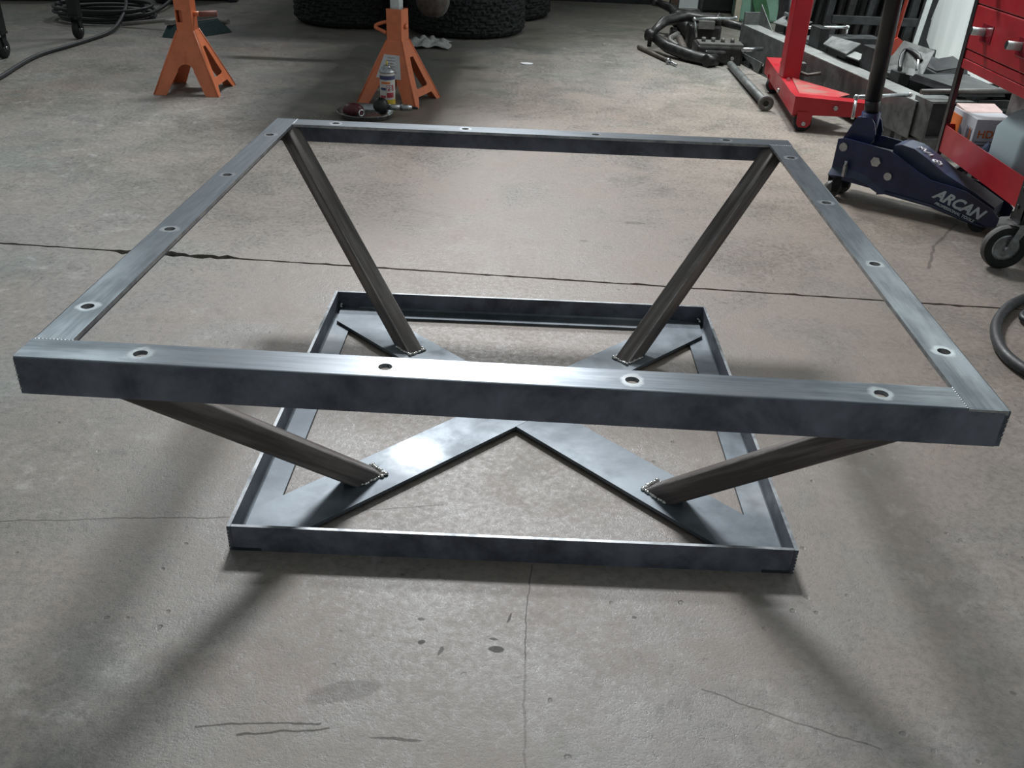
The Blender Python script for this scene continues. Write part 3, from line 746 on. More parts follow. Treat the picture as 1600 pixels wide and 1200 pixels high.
random.seed(11)
g = G('hose'); pts = []
for i in range(5*28+1):
    a = 2*PI*i/28+3.9; lay = i/28
    rx = 0.30-0.010*math.sin(lay*2.3); ry = 0.17+0.02*math.sin(lay*1.9+1)
    pts.append((-2.79+rx*math.cos(a)*0.94+0.03*math.sin(lay*3), 4.53+ry*1.4*math.sin(a)+0.02*math.cos(lay*2), 0.0105+0.0165*lay+0.003*math.sin(a*2)+0.003))
g.tube(pts, 0.0095, 10)
tag(g.make('air_hose'), 'coiled grey air hose piled on the floor behind the rolling bench', 'hose')
g = G('hose'); g.tube([(-3.02, 4.62, 0.115), (-2.90, 4.72, 0.125), (-2.70, 4.66, 0.125), (-2.60, 4.45, 0.10), (-2.56, 4.20, 0.03), (-2.53, 3.98, 0.0115), (-2.545, 3.74, 0.0115), (-2.565, 3.52, 0.0115), (-2.60, 3.28, 0.0115), (-2.56, 3.0, 0.0115), (-2.50, 2.72, 0.0115), (-2.45, 2.3, 0.0115), (-2.5, 1.9, 0.0115)], 0.0105, 10, 0, 3)
tag(g.make('power_cable'), 'thick dark cable running from the coiled hose to the left edge', 'cable')
g = G('hose'); g.tube([(-3.12, 4.62, 0.40), (-3.11, 4.60, 0.16), (-3.10, 4.55, 0.115), (-3.0, 4.48, 0.125)], 0.008, 8, 0, 2); tag(g.make('hanging_cord'), 'thin grey cord dropping onto the left end of the hose coil', 'cord')
g = G('hose'); g.tube([(-2.78, 4.62, 0.40), (-2.75, 4.62, 0.20), (-2.70, 4.62, 0.135), (-2.62, 4.58, 0.13)], 0.009, 8, 0, 2); tag(g.make('hanging_cord'), 'thin grey cord dropping onto the middle of the hose coil', 'cord')
lc = thing('lead_reel', 'black lump with a drooping lead at the top edge right of the hose coil', 'reel', (-2.66, 5.2, 0))
g = G('black'); g.lathe([(0.001, 0), (0.10, 0.0), (0.12, 0.02), (0.12, 0.08), (0.08, 0.12), (0.001, 0.12)], 20); g.make('drum', lc, loc=(-0.02, 0.18, 0.0))
g = G('hose'); g.tube([(0.07, 0.12, 0.10), (0.09, -0.1, 0.05), (0.08, -0.35, 0.0125), (0.06, -0.60, 0.0125), (-0.02, -0.76, 0.0125), (-0.16, -0.82, 0.0125)], 0.012, 8, 0, 2); g.make('lead', lc)
gb = thing('green_cart', 'green steel cart base at the top left corner', 'cart', (-3.62, 5.10, 0), 0.35)
g = G('green'); g.box((-0.30, 0, 0.03), (0.33, 0.4, 0.30), bev=0.01); g.make('body', gb)
for x_ in (0.2, -0.2):
    g = G('dark'); g.cyl((x_, 0.01, 0.032), (x_, 0.06, 0.032), 0.032); g.make('wheel', gb)
cb = thing('low_cabinet', 'pale grey low cabinet at the top edge behind the left jack stand', 'cabinet', (-2.46, 5.50, 0), 0.12)
g = G('greyw'); g.box((-0.24, 0, 0.03), (0.17, 0.35, 0.5), bev=0.005); g.make('body', cb)
g = G('black'); g.box((0.15, -0.01, 0), (0.215, 0.08, 0.09), bev=0.004); g.make('foot', cb)
g = G('black'); g.box((-0.24, 0.02, 0), (-0.2, 0.08, 0.0299)); g.make('foot', cb)
br = thing('push_broom', 'push broom with dark teal bristles and pale handle lying behind the left jack stand', 'broom', (-2.02, 4.30, 0), 0.0)
g = G('teal')
g.hexa([(-0.20, -0.32, 0.002), (-0.05, -0.36, 0.002), (0.13, -0.05, 0.002), (0.05, 0.12, 0.002)], [(-0.19, -0.24, 0.055), (-0.10, -0.27, 0.06), (0.04, 0.0, 0.06), (0.0, 0.10, 0.055)]); g.make('bristles', br)
g = G('wood'); g.hexa([(-0.205, -0.24, 0.058), (-0.15, -0.27, 0.062), (0.0, 0.09, 0.062), (-0.04, 0.12, 0.058)], [(-0.205, -0.24, 0.085), (-0.15, -0.27, 0.088), (0.0, 0.09, 0.088), (-0.04, 0.12, 0.085)]); g.make('head_block', br)
g = G('wood'); g.cyl((-0.10, -0.05, 0.075), (-0.55, -0.03, 0.016), 0.012); g.cyl((-0.04, 0.09, 0.03), (0.09, 0.02, 0.05), 0.016); g.make('handle', br)

# ------------------------------------------------------------------ red tool cart
cart = thing('tool_cart', 'red and black rolling tool cart with drawers at the right edge', 'tool cart', (1.36, 1.21, 0))
x0, x1, y0, y1 = 0.0, 0.44, -0.33, 0.335
def post(x, y, sx, sy, nm, far):
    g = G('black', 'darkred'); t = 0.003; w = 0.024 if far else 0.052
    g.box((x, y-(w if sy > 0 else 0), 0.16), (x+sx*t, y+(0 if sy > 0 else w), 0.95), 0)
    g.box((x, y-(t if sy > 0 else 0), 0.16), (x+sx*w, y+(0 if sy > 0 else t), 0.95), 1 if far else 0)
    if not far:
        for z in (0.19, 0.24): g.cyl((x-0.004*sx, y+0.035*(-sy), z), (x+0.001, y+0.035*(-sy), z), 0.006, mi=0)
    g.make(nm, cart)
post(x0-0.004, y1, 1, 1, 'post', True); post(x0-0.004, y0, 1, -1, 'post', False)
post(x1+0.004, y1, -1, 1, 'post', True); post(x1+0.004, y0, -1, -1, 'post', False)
g = G('red'); zt_, zl = 0.180, 0.265
g.box((x0, y0+0.003, zt_), (x1, y1-0.003, zt_+0.002))
g.box((x0-0.001, y0+0.003, zt_), (x0+0.0015, y1-0.003, zl)); g.box((x1-0.0015, y0+0.003, zt_), (x1+0.001, y1-0.003, zl))
g.box((x0, y0+0.003, zt_), (x1, y0+0.005, zl)); g.box((x0, y1-0.005, zt_), (x1, y1-0.003, zl)); g.make('lower_tray', cart)
g = G('red'); g.box((x0+0.012, y0+0.006, 0.45), (x1, y1-0.006, 0.93)); g.make('drawer_case', cart)
g = G('red'); g.box((x0-0.002, y0+0.006, 0.447), (x0+0.012, y1-0.006, 0.476), bev=0.002); g.make('bottom_rail', cart)
def clear():
    n = NT('clear_red_plate'); n.set(color=(0.20, 0.015, 0.025), rough=0.12, coat=0.6); return n.m
MT['knobplate'] = clear()
for z0_, z1_ in ((0.478, 0.503),):
    g = G('red'); g.box((x0, y0+0.006, z0_), (x0+0.012, y1-0.006, z1_), bev=0.002); g.make('skirt', cart)
for z0_, z1_ in ((0.506, 0.636), (0.639, 0.769), (0.772, 0.902)):
    g = G('red'); g.box((x0-0.002, y0+0.006, z0_), (x0+0.012, y1-0.006, z1_), bev=0.003); d = g.make('drawer', cart)
    for yy in (0.21, -0.04, -0.26):
        zz = (z0_+z1_)/2-0.002
        g = G('knobplate'); g.box((-0.004, yy-0.055, zz-0.026), (-0.002, yy+0.022, zz+0.024), bev=0.0008); g.make('latch_plate', d)
        g = G('white_bar', 'dark'); g.cyl((-0.003, yy, zz), (-0.040, yy+0.006, zz+0.002), 0.0118, 0.0118, 20, 0); g.cyl((-0.040, yy+0.006, zz+0.002), (-0.0415, yy+0.006, zz+0.002), 0.0112, 0.0112, 20, 1); g.make('knob', d)
def caster(x, y, a, nm='caster'):
    c = bpy.data.objects.new(nm, None); COL.objects.link(c); c.parent = cart; c.location = (x, y, 0); c.rotation_euler = (0, 0, a)
    fm = frame((0, 0, 0.0635), (1, 0, 0), (0, 0, 1))
    g = G('rubber', 'greyrub'); g.lathe([(0.040, -0.014), (0.054, -0.016), (0.0605, -0.013)], 32, 0, fm); g.lathe([(0.0605, -0.013), (0.0635, -0.006), (0.0635, 0.006), (0.0605, 0.013)], 32, 1, fm); g.lathe([(0.0605, 0.013), (0.054, 0.016), (0.040, 0.014)], 32, 0, fm)
    g.make('wheel', c)
    g = G('zinc'); g.lathe([(0.001, 0.010), (0.012, 0.012), (0.030, 0.007), (0.0405, 0.013), (0.0405, -0.013), (0.030, -0.007), (0.012, -0.012), (0.001, -0.010)], 32, 0, fm); g.make('hub', c)
    g = G('zinc', 'dark')
    for s in (-1, 1):
        g.sheet([(-0.007, 0.054), (0.008, 0.056), (0.045, 0.134), (0.018, 0.138)], [], lambda u, v, s=s: (u, s*0.021, v), (0, -s*0.0025, 0))
    g.box((-0.006, -0.022, 0.134), (0.056, 0.022, 0.139)); g.box((0.005, -0.03, 0.139), (0.062, 0.03, 0.160), 1)
    g.cyl((0, -0.026, 0.0635), (0, 0.026, 0.0635), 0.006, mi=0); g.make('fork', c)
caster(0.005, -0.272, 0.0); caster(0.12, 0.36, 0.2); caster(0.40, -0.27, 0.3); caster(0.40, 0.27, 0.3)
# carton, bag, jug in the tray
cx = thing('light_box', 'white and orange carton printed HDX standing in the lower tray of the cart', 'box', (1.40, 1.395, 0.1825))
g = G('box_w'); g.box((0, 0, 0), (0.125, 0.185, 0.132), bev=0.001); bo = g.make('carton', cx)
g = G('box_or'); g.box((-0.0008, 0.108, 0.002), (0.0, 0.184, 0.114)); g.make('orange_panel', cx)
g = G('box_pink'); g.hexa([(0.001, 0.180, 0.132), (0.124, 0.180, 0.132), (0.124, 0.11, 0.1325), (0.001, 0.09, 0.1325)], [(0.001, 0.182, 0.142), (0.126, 0.186, 0.145), (0.128, 0.12, 0.1345), (0.004, 0.10, 0.1335)]); g.make('flap', cx)
g = G('print'); g.sheet([(0.100+0.030*math.cos(a), 0.045+0.045*math.sin(a)) for a in [PI/2+PI*i/10 for i in range(11)]]+[(0.1, 0.0)], [], lambda u, v: (-0.0012, u+0.012, v), (0.0010, 0, 0)); g.make('bulb_picture', cx)
g = G('print', 'box_or')
for i in range(7): g.box((-0.0012, 0.018+0.006*i, 0.02+0.004*(i % 3)), (-0.0002, 0.020+0.006*i, 0.100-0.006*(i % 2)), 1 if i in (1, 2) else 0)
g.make('printed_lines', cx)
text('lettering', 'HDX', 0.034, cx, frame((0.012, -0.0006, 0.075), (1, 0, 0), (0, 0, 1)), 'box_or', bold=0.0006)
g = G('print')
for i, (a, b) in enumerate([(0.010, 0.10), (0.012, 0.09), (0.010, 0.105), (0.01, 0.07)]): g.box((a, -0.001, 0.060-i*0.010), (b, -0.0002, 0.064-i*0.010))
g.make('printed_lines', cx)
tag(rag('navy_cloth', (1.455, 1.315, 0.183), 0.062, 0.062, 0.085, 'navycloth', 5), 'crumpled navy cloth in the cart tray between carton and jug', 'cloth')
jg = thing('plastic_jug', 'translucent pale blue plastic jug in the lower tray of the cart', 'jug', (1.455, 1.135, 0.1835))
g = G('jug')
def rr_ring(w, d, z, r=0.02, ox=0):
    pts = []
    for cx_, cy_, a0 in ((w, d, 0), (-w, d, PI/2), (-w, -d, PI), (w, -d, 1.5*PI)):
        for i in range(5):
            a = a0+PI/2*i/4; pts.append((ox+cx_-math.copysign(r, cx_)+r*math.cos(a), cy_-math.copysign(r, cy_)+r*math.sin(a), z))
    return pts
lv = [(0.072, 0.09, 0.0, 0), (0.078, 0.096, 0.01, 0), (0.078, 0.096, 0.155, 0), (0.060, 0.075, 0.200, 0.006), (0.030, 0.036, 0.232, 0.012), (0.024, 0.024, 0.25, 0.012)]
rings = [[g.bm.verts.new(p) for p in rr_ring(w, d, z, min(0.022, w*0.8), ox)] for w, d, z, ox in lv]
for a, b in zip(rings, rings[1:]):
    n = len(a)
    for i in range(n): g.bm.faces.new((a[i], a[(i+1) % n], b[(i+1) % n], b[i])).smooth = True
g.bm.faces.new(list(reversed(rings[0]))); g.bm.faces.new(rings[-1]); g.make('body', jg)
g = G('jug'); g.tube([(0.03, 0.0, 0.235), (0.06, 0.0, 0.232), (0.082, 0, 0.20), (0.082, 0, 0.14)], 0.010, 10, 0, 2); g.make('handle', jg)
g = G('white_bar'); g.cyl((0.012, 0, 0.2515), (0.012, 0, 0.268), 0.022, 0.022, 20); g.make('cap', jg)
nc = thing('dark_case', 'dark navy case with a grey edge standing at the back of the cart tray', 'case', (1.545, 1.35, 0.1832))
g = G('navycloth'); g.box((0.008, 0, 0), (0.22, 0.17, 0.25), bev=0.006); g.make('shell', nc)
g = G('castgrey'); g.box((-0.003, 0.0, 0), (0.007, 0.17, 0.25), bev=0.002); g.make('edge_strip', nc)

# ------------------------------------------------------------------ blue floor jack
e1 = Vector((0.78, -0.625, 0)).normalized(); e2 = Vector((0.625, 0.78, 0)).normalized()
jk = bpy.data.objects.new('floor_jack', None); COL.objects.link(jk); jk.location = (1.05, 1.53, 0); jk.rotation_euler = (0, 0, math.atan2(e1.y, e1.x))
tag(jk, 'dark blue floor jack with black handle, parked with its nose under the red cart', 'floor jack')
# local: x along the jack, y across (towards far side = +y), z up
prof = [(-0.030, 0.066), (0.155, 0.057), (0.32, 0.050), (0.49, 0.020), (0.525, 0.030), (0.528, 0.058), (0.50, 0.082), (0.412, 0.118), (0.36, 0.124), (0.30, 0.128), (0.255, 0.145), (0.20, 0.172), (0.150, 0.193), (0.07, 0.199), (-0.005, 0.203), (-0.028, 0.196)]
for yy in (0.0, 0.150):
    g = G('blue'); g.sheet(prof, [], lambda u, v, yy=yy: (u, yy, v), (0, 0.005, 0)); g.make('side_plate', jk)
g = G('blue2')  # flared foot on the near plate
fr = [(-0.030, 0.100), (0.02, 0.104), (0.06, 0.104), (0.10, 0.094), (0.14, 0.070), (0.165, 0.057)]
for (a, b), (c, d) in zip(fr, fr[1:]):
    g.hexa([(a, 0.0, b), (c, 0.0, d), (c, 0.002, d-0.004), (a, 0.002, b-0.004)], [(a, -0.022*(1-max(0, a)/0.17), b-0.022), (c, -0.022*(1-max(0, c)/0.17), max(0.053, d-0.022)), (c, -0.018*(1-max(0, c)/0.17), max(0.05, d-0.026)), (a, -0.018*(1-max(0, a)/0.17), b-0.026)])
g.make('flared_foot', jk)
g = G('blue2'); g.tube([(0.165, -0.002, 0.057), (0.32, -0.002, 0.050), (0.49, -0.002, 0.022)], 0.006, 8); g.make('bottom_lip', jk)
g = G('blue2')
arm = [(0.150, 0.120), (0.150, 0.205), (0.175, 0.212), (0.215, 0.207), (0.262, 0.186), (0.33, 0.150), (0.43, 0.112), (0.50, 0.080), (0.50, 0.05)]
g.sheet(arm, [], lambda u, v: (u, 0.030, v), (0, 0.095, 0)); g.make('lift_arm', jk)
g = G('beam'); g.box((0.045, 0.012, 0.155), (0.135, 0.145, 0.162), bev=0.002); g.make('cover_plate', jk)
g = G('blue', 'zinc'); g.box((-0.030, 0.006, 0.060), (-0.024, 0.149, 0.190)); g.box((-0.02, 0.02, 0.07), (0.16, 0.135, 0.12))
g.make('power_unit', jk)
g = G('blue', 'blue2')
fk = [(-0.028, 0.19), (0.07, 0.19), (0.078, 0.225), (0.066, 0.258), (0.052, 0.275), (0.012, 0.27), (0.002, 0.262)]
for yy in (0.040, 0.102): g.sheet(fk, [], lambda u, v, yy=yy: (u, yy, v), (0, 0.006, 0))
g.hexa([(-0.028, 0.045, 0.19), (-0.020, 0.045, 0.19), (-0.020, 0.103, 0.19), (-0.028, 0.103, 0.19)], [(0.004, 0.045, 0.268), (0.012, 0.045, 0.268), (0.012, 0.103, 0.268), (0.004, 0.103, 0.268)], 1)
g.cyl((0.036, 0.075, 0.19), (0.036, 0.075, 0.285), 0.030, 0.030, 18); g.make('handle_socket', jk)
g = G('black', 'zinc')
g.cyl((0.036, 0.075, 0.28), (0.030, 0.077, 0.325), 0.0235, 0.0245, 20); g.cyl((0.030, 0.077, 0.325), (0.016, 0.083, 1.05), 0.0265, 0.0265, 20)
g.make('handle', jk)
g = G('zinc')
for u, v, r in ((-0.002, 0.175, 0.014), (0.115, 0.150, 0.017), (0.165, 0.112, 0.013)):
    g.cyl((u, -0.009, v), (u, 0.0, v), r, r, 6 if r > 0.015 else 16, smooth=False)
g.cyl((0.022, -0.016, 0.082), (0.022, -0.016, 0.120), 0.008, 0.008, 6, smooth=False); g.cyl((0.022, -0.016, 0.116), (0.022, -0.016, 0.135), 0.0055); g.make('bolt', jk)
for (u, yy) in ((0.0, 0.055), (0.005, 0.13)):
    c = bpy.data.objects.new('caster', None); COL.objects.link(c); c.parent = jk; c.location = (u-0.012, yy-0.058, 0); c.rotation_euler = (0, 0, 0.9)
    g = G('dark'); g.sheet([(-0.014, 0.072), (0.03, 0.072), (0.012, 0.022), (-0.008, 0.022)], [], lambda a, b: (a, -0.017, b), (0, 0.003, 0)); g.sheet([(-0.014, 0.072), (0.03, 0.072), (0.012, 0.022), (-0.008, 0.022)], [], lambda a, b: (a, 0.014, b), (0, 0.003, 0)); g.make('fork', c)
    g = G('castgrey'); g.lathe([(0.001, -0.012), (0.026, -0.012), (0.029, -0.008), (0.029, 0.008), (0.026, 0.012), (0.001, 0.012)], 20, 0, frame((0, 0, 0.029), (1, 0, 0), (0, 0, 1))); g.make('wheel', c)
g = G('dark'); g.cyl((0.47, 0.004, 0.030), (0.47, 0.15, 0.030), 0.030, 0.030, 20); g.make('front_roller', jk)
text('lettering', 'ARCAN', 0.048, jk, frame((0.318, -0.0006, 0.0785), (0.97, 0, -0.23), (0, 0, 1)), 'letter', shear=0.40, bold=0.0018, scx=0.96)
text('lettering', 'PROFESSIONAL TOOLS', 0.0130, jk, frame((0.330, -0.0084, 0.0600), (0.97, 0, -0.22), (0, 0, 1)), 'letter', shear=0.35, scx=0.98, bold=0.0003)
g = G('chalk')
def stroke(u0_, v0_, u1_, v1_):  # on the sloping top of the arm between (0.215,0.207) and (0.33,0.150)
    def P(u, v):
        z = 0.207+(u-0.215)*(0.186-0.207)/(0.262-0.215) if u < 0.262 else 0.186+(u-0.262)*(0.150-0.186)/(0.33-0.262)
        return Vector((u, v, z+0.0012))
    g.tube([P(u0_, v0_), P((u0_+u1_)/2, (v0_+v1_)/2), P(u1_, v1_)], 0.0035, 6)
for s_ in [(0.218, 0.060, 0.235, 0.085), (0.235, 0.085, 0.240, 0.055), (0.240, 0.055, 0.255, 0.080), (0.258, 0.055, 0.262, 0.080), (0.222, 0.075, 0.232, 0.062),
           (0.275, 0.050, 0.290, 0.075), (0.290, 0.075, 0.300, 0.070), (0.300, 0.070, 0.298, 0.048), (0.275, 0.050, 0.288, 0.040), (0.283, 0.06, 0.293, 0.055)]: stroke(*s_)
g.make('marker_writing', jk)

# ------------------------------------------------------------------ red engine stand
es = thing('engine_stand', 'red steel engine stand base with upright post on small black wheels behind the floor jack', 'engine stand', (1.13, 2.45, 0))
g = G('red', 'dusty_red')
g.hexa([(-0.030, 0.00, 0.062), (0.055, 0.00, 0.062), (0.120, 0.95, 0.062), (0.040, 0.95, 0.062)], [(-0.030, 0.0, 0.138), (0.055, 0.0, 0.138), (0.120, 0.95, 0.138), (0.040, 0.95, 0.138)], 0)
g.hexa([(0.0, 0.04, 0.1385), (0.13, 0.0, 0.1385), (0.23, 0.10, 0.1385), (0.05, 0.42, 0.1385)], [(0.0, 0.04, 0.1420), (0.13, 0.0, 0.1420), (0.23, 0.10, 0.1420), (0.05, 0.42, 0.1420)], 1)
g.make('base_channel', es)
g = G('red'); g.hexa([(-0.032, -0.012, 0.070), (0.300, -0.070, 0.082), (0.300, -0.05, 0.082), (-0.032, 0.02, 0.070)], [(-0.032, -0.012, 0.146), (0.300, -0.070, 0.139), (0.300, 0.01, 0.139), (-0.032, 0.06, 0.146)]); g.make('front_leg', es)
g = G('red'); g.box((0.005, 0.41, 0.138), (0.083, 0.50, 1.1), bev=0.005); g.make('post', es)
g = G('zinc')
for p in ((0.135, -0.046, 0.112), (0.02, 0.36, 0.142)): g.cyl((p[0], p[1], p[2]), (p[0]-0.001, p[1]-0.008, p[2]), 0.010, 0.010, 6, smooth=False)
g.cyl((-0.028, 0.30, 0.105), (-0.036, 0.30, 0.105), 0.010, 0.010, 8); g.make('bolt', es)
for (x, y) in ((0.018, -0.002), (0.055, 0.76)):
    c = bpy.data.objects.new('caster', None); COL.objects.link(c); c.parent = es; c.location = (x, y, 0)
    g = G('red', 'zinc')
    for s in (-1, 1): g.sheet([(-0.032, 0.085), (0.034, 0.085), (0.030, 0.035), (0.018, 0.020), (-0.018, 0.020), (-0.030, 0.035)], [], lambda u, v, s=s: (u, s*0.023, v), (0, -s*0.003, 0))
    g.cyl((0, -0.030, 0.036), (0, 0.030, 0.036), 0.008, mi=1); g.make('bracket', c)
    g = G('rubber'); g.lathe([(0.001, -0.016), (0.034, -0.016), (0.0385, -0.011), (0.0385, 0.011), (0.034, 0.016), (0.001, 0.016)], 24, 0, frame((0, 0, 0.0385), (1, 0, 0), (0, 0, 1))); g.make('wheel', c)

# ------------------------------------------------------------------ long steel beam and the brackets along it
B0 = Vector((1.145, 4.05, 0)); be = Vector((0.181, -0.983, 0)); bn = Vector((0.983, 0.181, 0))
bmx = Matrix.Identity(4)
for i in range(3): bmx[i][0] = be[i]; bmx[i][1] = bn[i]; bmx[i][3] = B0[i]
bmx[2][2] = -1  # placeholder, fixed below
bmx = Matrix(((be.x, bn.x, 0, B0.x), (be.y, bn.y, 0, B0.y), (0, 0, 1, 0), (0, 0, 0, 1)))
ang_b = math.atan2(be.y, be.x)
def bthing(name, label, cat, s, o_, z=0, group=None, rz=0):
    p = B0+be*s+bn*o_; return thing(name, label, cat, (p.x, p.y, z), ang_b+rz, group)
# local frame of these: x along the beam towards the viewer, +y = towards the right wall
bmn = bthing('steel_beam', 'long grey square steel beam on short feet running back beside the red stand', 'beam', 0, 0)
g = G('beam', 'beamtop', 'dark'); L = 1.93
ring = [(0, 0.065), (0.094, 0.065), (0.094, 0.205), (0, 0.205)]
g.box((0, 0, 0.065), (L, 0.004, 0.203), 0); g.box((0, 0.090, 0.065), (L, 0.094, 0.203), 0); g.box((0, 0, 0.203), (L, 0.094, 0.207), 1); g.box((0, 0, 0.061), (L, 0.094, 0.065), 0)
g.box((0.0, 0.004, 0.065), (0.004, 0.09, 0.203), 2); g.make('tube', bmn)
for s in (0.16, 0.42, 1.76):
    g = G('beam'); g.box((s-0.03, 0.006, 0.006), (s+0.03, 0.088, 0.0605)); g.box((s-0.045, 0.0, 0.0), (s+0.045, 0.094, 0.006)); g.make('foot', bmn)
g = G('beam'); g.sheet([(0.02, 0.063), (0.40, 0.063), (0.36, 0.004), (0.30, 0.004), (0.26, 0.03), (0.16, 0.04)], [], lambda u, v: (u, -0.006, v), (0, 0.005, 0)); g.make('gusset', bmn)
# cross members resting over the beam's far side with tilted plates
def quad(name, par, pts, thick, mat):
    """thin plate through four world points, stored relative to its parent"""
    inv = par.matrix_basis.inverted(); P = [inv @ Vector(p) for p in pts]
    nrm = (P[1]-P[0]).cross(P[2]-P[0]).normalized()*thick
    if nrm.z > 0: nrm = -nrm
    g = G(mat); g.hexa([p+nrm for p in P], P); return g.make(name, par)
def cross_member(s, label, wid, h, ln):
    t = bthing('bracket_frame', label, 'bracket', s, 0.100, 0, 'dark brackets along the beam')
    g = G('dark'); g.box((-wid/2, 0.0, 0.0), (wid/2, 0.05, 0.205+h), bev=0.003); g.make('upright', t)
    g = G('dark'); g.box((-wid/2, 0.052, 0.12), (wid/2, ln, 0.205+h*0.55), bev=0.003); g.make('channel', t)
    g = G('beam'); g.box((-wid/2-0.004, 0.07, 0.13), (-wid/2-0.0005, ln*0.7, 0.16)); g.make('flange', t)
    g = G('dark'); g.box((-wid/2, ln-0.05, 0.0), (wid/2, ln, 0.119)); g.make('back_leg', t)
    g = G('dark'); g.box((-wid/2-0.26, 0.012, 0.05), (-wid/2-0.006, 0.16, 0.21), bev=0.004); g.make('rear_box', t)
    g = G('beam'); g.box((-wid/2-0.20, 0.03, 0.2105), (-wid/2-0.01, 0.13, 0.222), bev=0.002); g.make('pad', t)
    return t
t = cross_member(0.74, 'dark steel bracket with tilted plate, partly behind the red post', 0.12, 0.10, 0.34)
quad('tilted_plate', t, [(1.264, 3.791, 0.255), (1.326, 3.83, 0.285), (1.440, 3.66, 0.285), (1.345, 3.591, 0.255)], 0.005, 'beam')
t = cross_member(1.30, 'dark steel bracket with tilted grey plate just left of the jack handle', 0.11, 0.10, 0.34)
quad('tilted_plate', t, [(1.382, 3.18, 0.25), (1.442, 3.264, 0.275), (1.515, 3.032, 0.28), (1.42, 2.914, 0.25)], 0.005, 'beam')
quad('lower_plate', t, [(1.425, 2.93, 0.240), (1.48, 3.00, 0.25), (1.505, 2.90, 0.25), (1.455, 2.82, 0.240)], 0.004, 'beamtop')
t = cross_member(1.56, 'dark steel bracket with a wide pale plate under a clamp, right of the jack handle', 0.08, 0.045, 0.34)
quad('tilted_plate', t, [(1.505, 2.642, 0.238), (1.580, 2.670, 0.355), (1.655, 2.500, 0.345), (1.590, 2.410, 0.25)], 0.005, 'beam')
t = bthing('angle_bracket', 'grey folded steel bracket standing on the far end of the beam', 'bracket', 0.02, 0.0, 0.2075)
g = G('beam'); g.box((-0.0, 0.0, 0.0), (0.02, 0.09, 0.065)); g.sheet([(0.03, 0.0), (0.22, -0.0), (0.02, 0.11)], [], lambda u, v: (u, 0.085, v), (0, 0.005, 0)); g.make('plate', t)
t = bthing('threaded_clamp', 'upright threaded rod clamp with crossbar left of the red post', 'clamp', 0.30, 0.115, 0.0)
g = G('dark'); g.box((-0.06, 0.0, 0), (0.10, 0.04, 0.20)); g.make('base', t)
g = G('zinc'); g.cyl((0.03, 0.02, 0.19), (0.03, 0.02, 0.42), 0.009); g.cyl((-0.03, 0.02, 0.30), (0.10, 0.02, 0.30), 0.010); g.make('rod', t)
g = G('dark'); g.cyl((-0.01, 0.03, 0.2), (-0.01, 0.03, 0.42), 0.011); g.cyl((0.07, 0.03, 0.2), (0.07, 0.03, 0.42), 0.013); g.make('guide_rod', t)
# bar with sliding handle
def tee(label, p0, p1, drop, r=0.008, mat='zinc'):
    t = thing('tee_handle', label, 'handle', p0)
    d = Vector(p1)-Vector(p0)
    g = G(mat); g.cyl((0, 0, 0), d, r); g.ball((0, 0, 0), r*1.5); g.ball(d, r*1.4); g.make('bar', t)
    g = G(mat); g.cyl((0, 0, 0), drop, r*0.8, r*0.8, 10); g.make('drop_rod', t)
    return t
tee('bright elbowed rod standing over the heap of suspension parts', (0.896, 4.2, 0.199), (1.138, 4.2, 0.216), (0.026, 0, -0.10))
tee('short bright tee handle beside the left bracket, right of the red post', (1.55, 3.40, 0.30), (1.32, 3.42, 0.285), (0.0, 0, -0.06), 0.0075, 'chrome')
th = thing('screw_clamp', 'rusty screw clamp on the near side of the beam below the left bracket', 'clamp', (1.285, 3.02, 0.115))
g = G('castiron'); g.tube([(0.05, -0.06, 0.035), (-0.03, -0.06, 0.02), (-0.035, 0.05, 0.05), (-0.10, 0.12, 0.045)], 0.008, 8, 0, 1); g.make('screw', th)
g = G('beam'); g.box((-0.055, -0.03, -0.02), (-0.015, 0.02, 0.07)); g.make('jaw', th)
for (lb, x, y, z, dx, dy) in [('grey threaded stud sticking out of the beam left of the red post', 1.150, 3.66, 0.135, 0.13, -0.05), ('grey threaded stud sticking out of the beam left of the jack handle', 1.315, 2.62, 0.125, 0.14, -0.08)]:
    g = G('zinc'); g.cyl((0, 0, 0), (dx*-0.9, dy*1.0, 0.0), 0.011, 0.011, 10); tag(g.make('threaded_stud', loc=(x+0.05, y, z)), lb, 'stud', 'threaded studs on the beam')
# pad lying at the end of the beam
t = bthing('vise_head', 'dark vise head with square mouth and long bright handle at the beam end', 'vise', 1.80, 0.02)
_inv = t.matrix_basis.inverted()
_a, _b, _c = [_inv @ Vector(p) for p in ((1.196, 1.964, 0.25), (1.426, 2.055, 0.25), (1.186, 1.925, 0.18))]
g = G('zinc'); g.cyl(_a, _b, 0.0075); g.ball(_a, 0.011); g.ball(_b, 0.010); g.cyl(_a, _c, 0.006, 0.006, 10); g.make('handle', t)
g = G('beam'); g.box((0.10, -0.01, 0.075), (0.215, 0.0, 0.225)); g.box((0.10, 0.16, 0.075), (0.215, 0.17, 0.225)); g.box((0.10, 0.0, 0.217), (0.215, 0.16, 0.225)); g.box((0.14, 0.0, 0.075), (0.215, 0.16, 0.083)); g.make('mouth', t)
g = G('rubber'); g.box((0.135, 0.001, 0.084), (0.18, 0.159, 0.216)); g.make('mouth_shade', t)  # black block stands in for the shade inside the mouth
g = G('beam'); g.box((0.02, -0.012, 0.002), (0.075, -0.002, 0.11)); g.box((0.15, 0.02, 0.0), (0.2, 0.09, 0.074)); g.make('foot', t)
g = G('black'); g.hexa([(-0.14, 0.09, 0.236), (0.18, 0.12, 0.236), (0.18, 0.32, 0.236), (-0.14, 0.34, 0.236)], [(-0.12, 0.10, 0.262), (0.17, 0.13, 0.262), (0.17, 0.31, 0.262), (-0.12, 0.33, 0.262)]); g.make('cover', t)
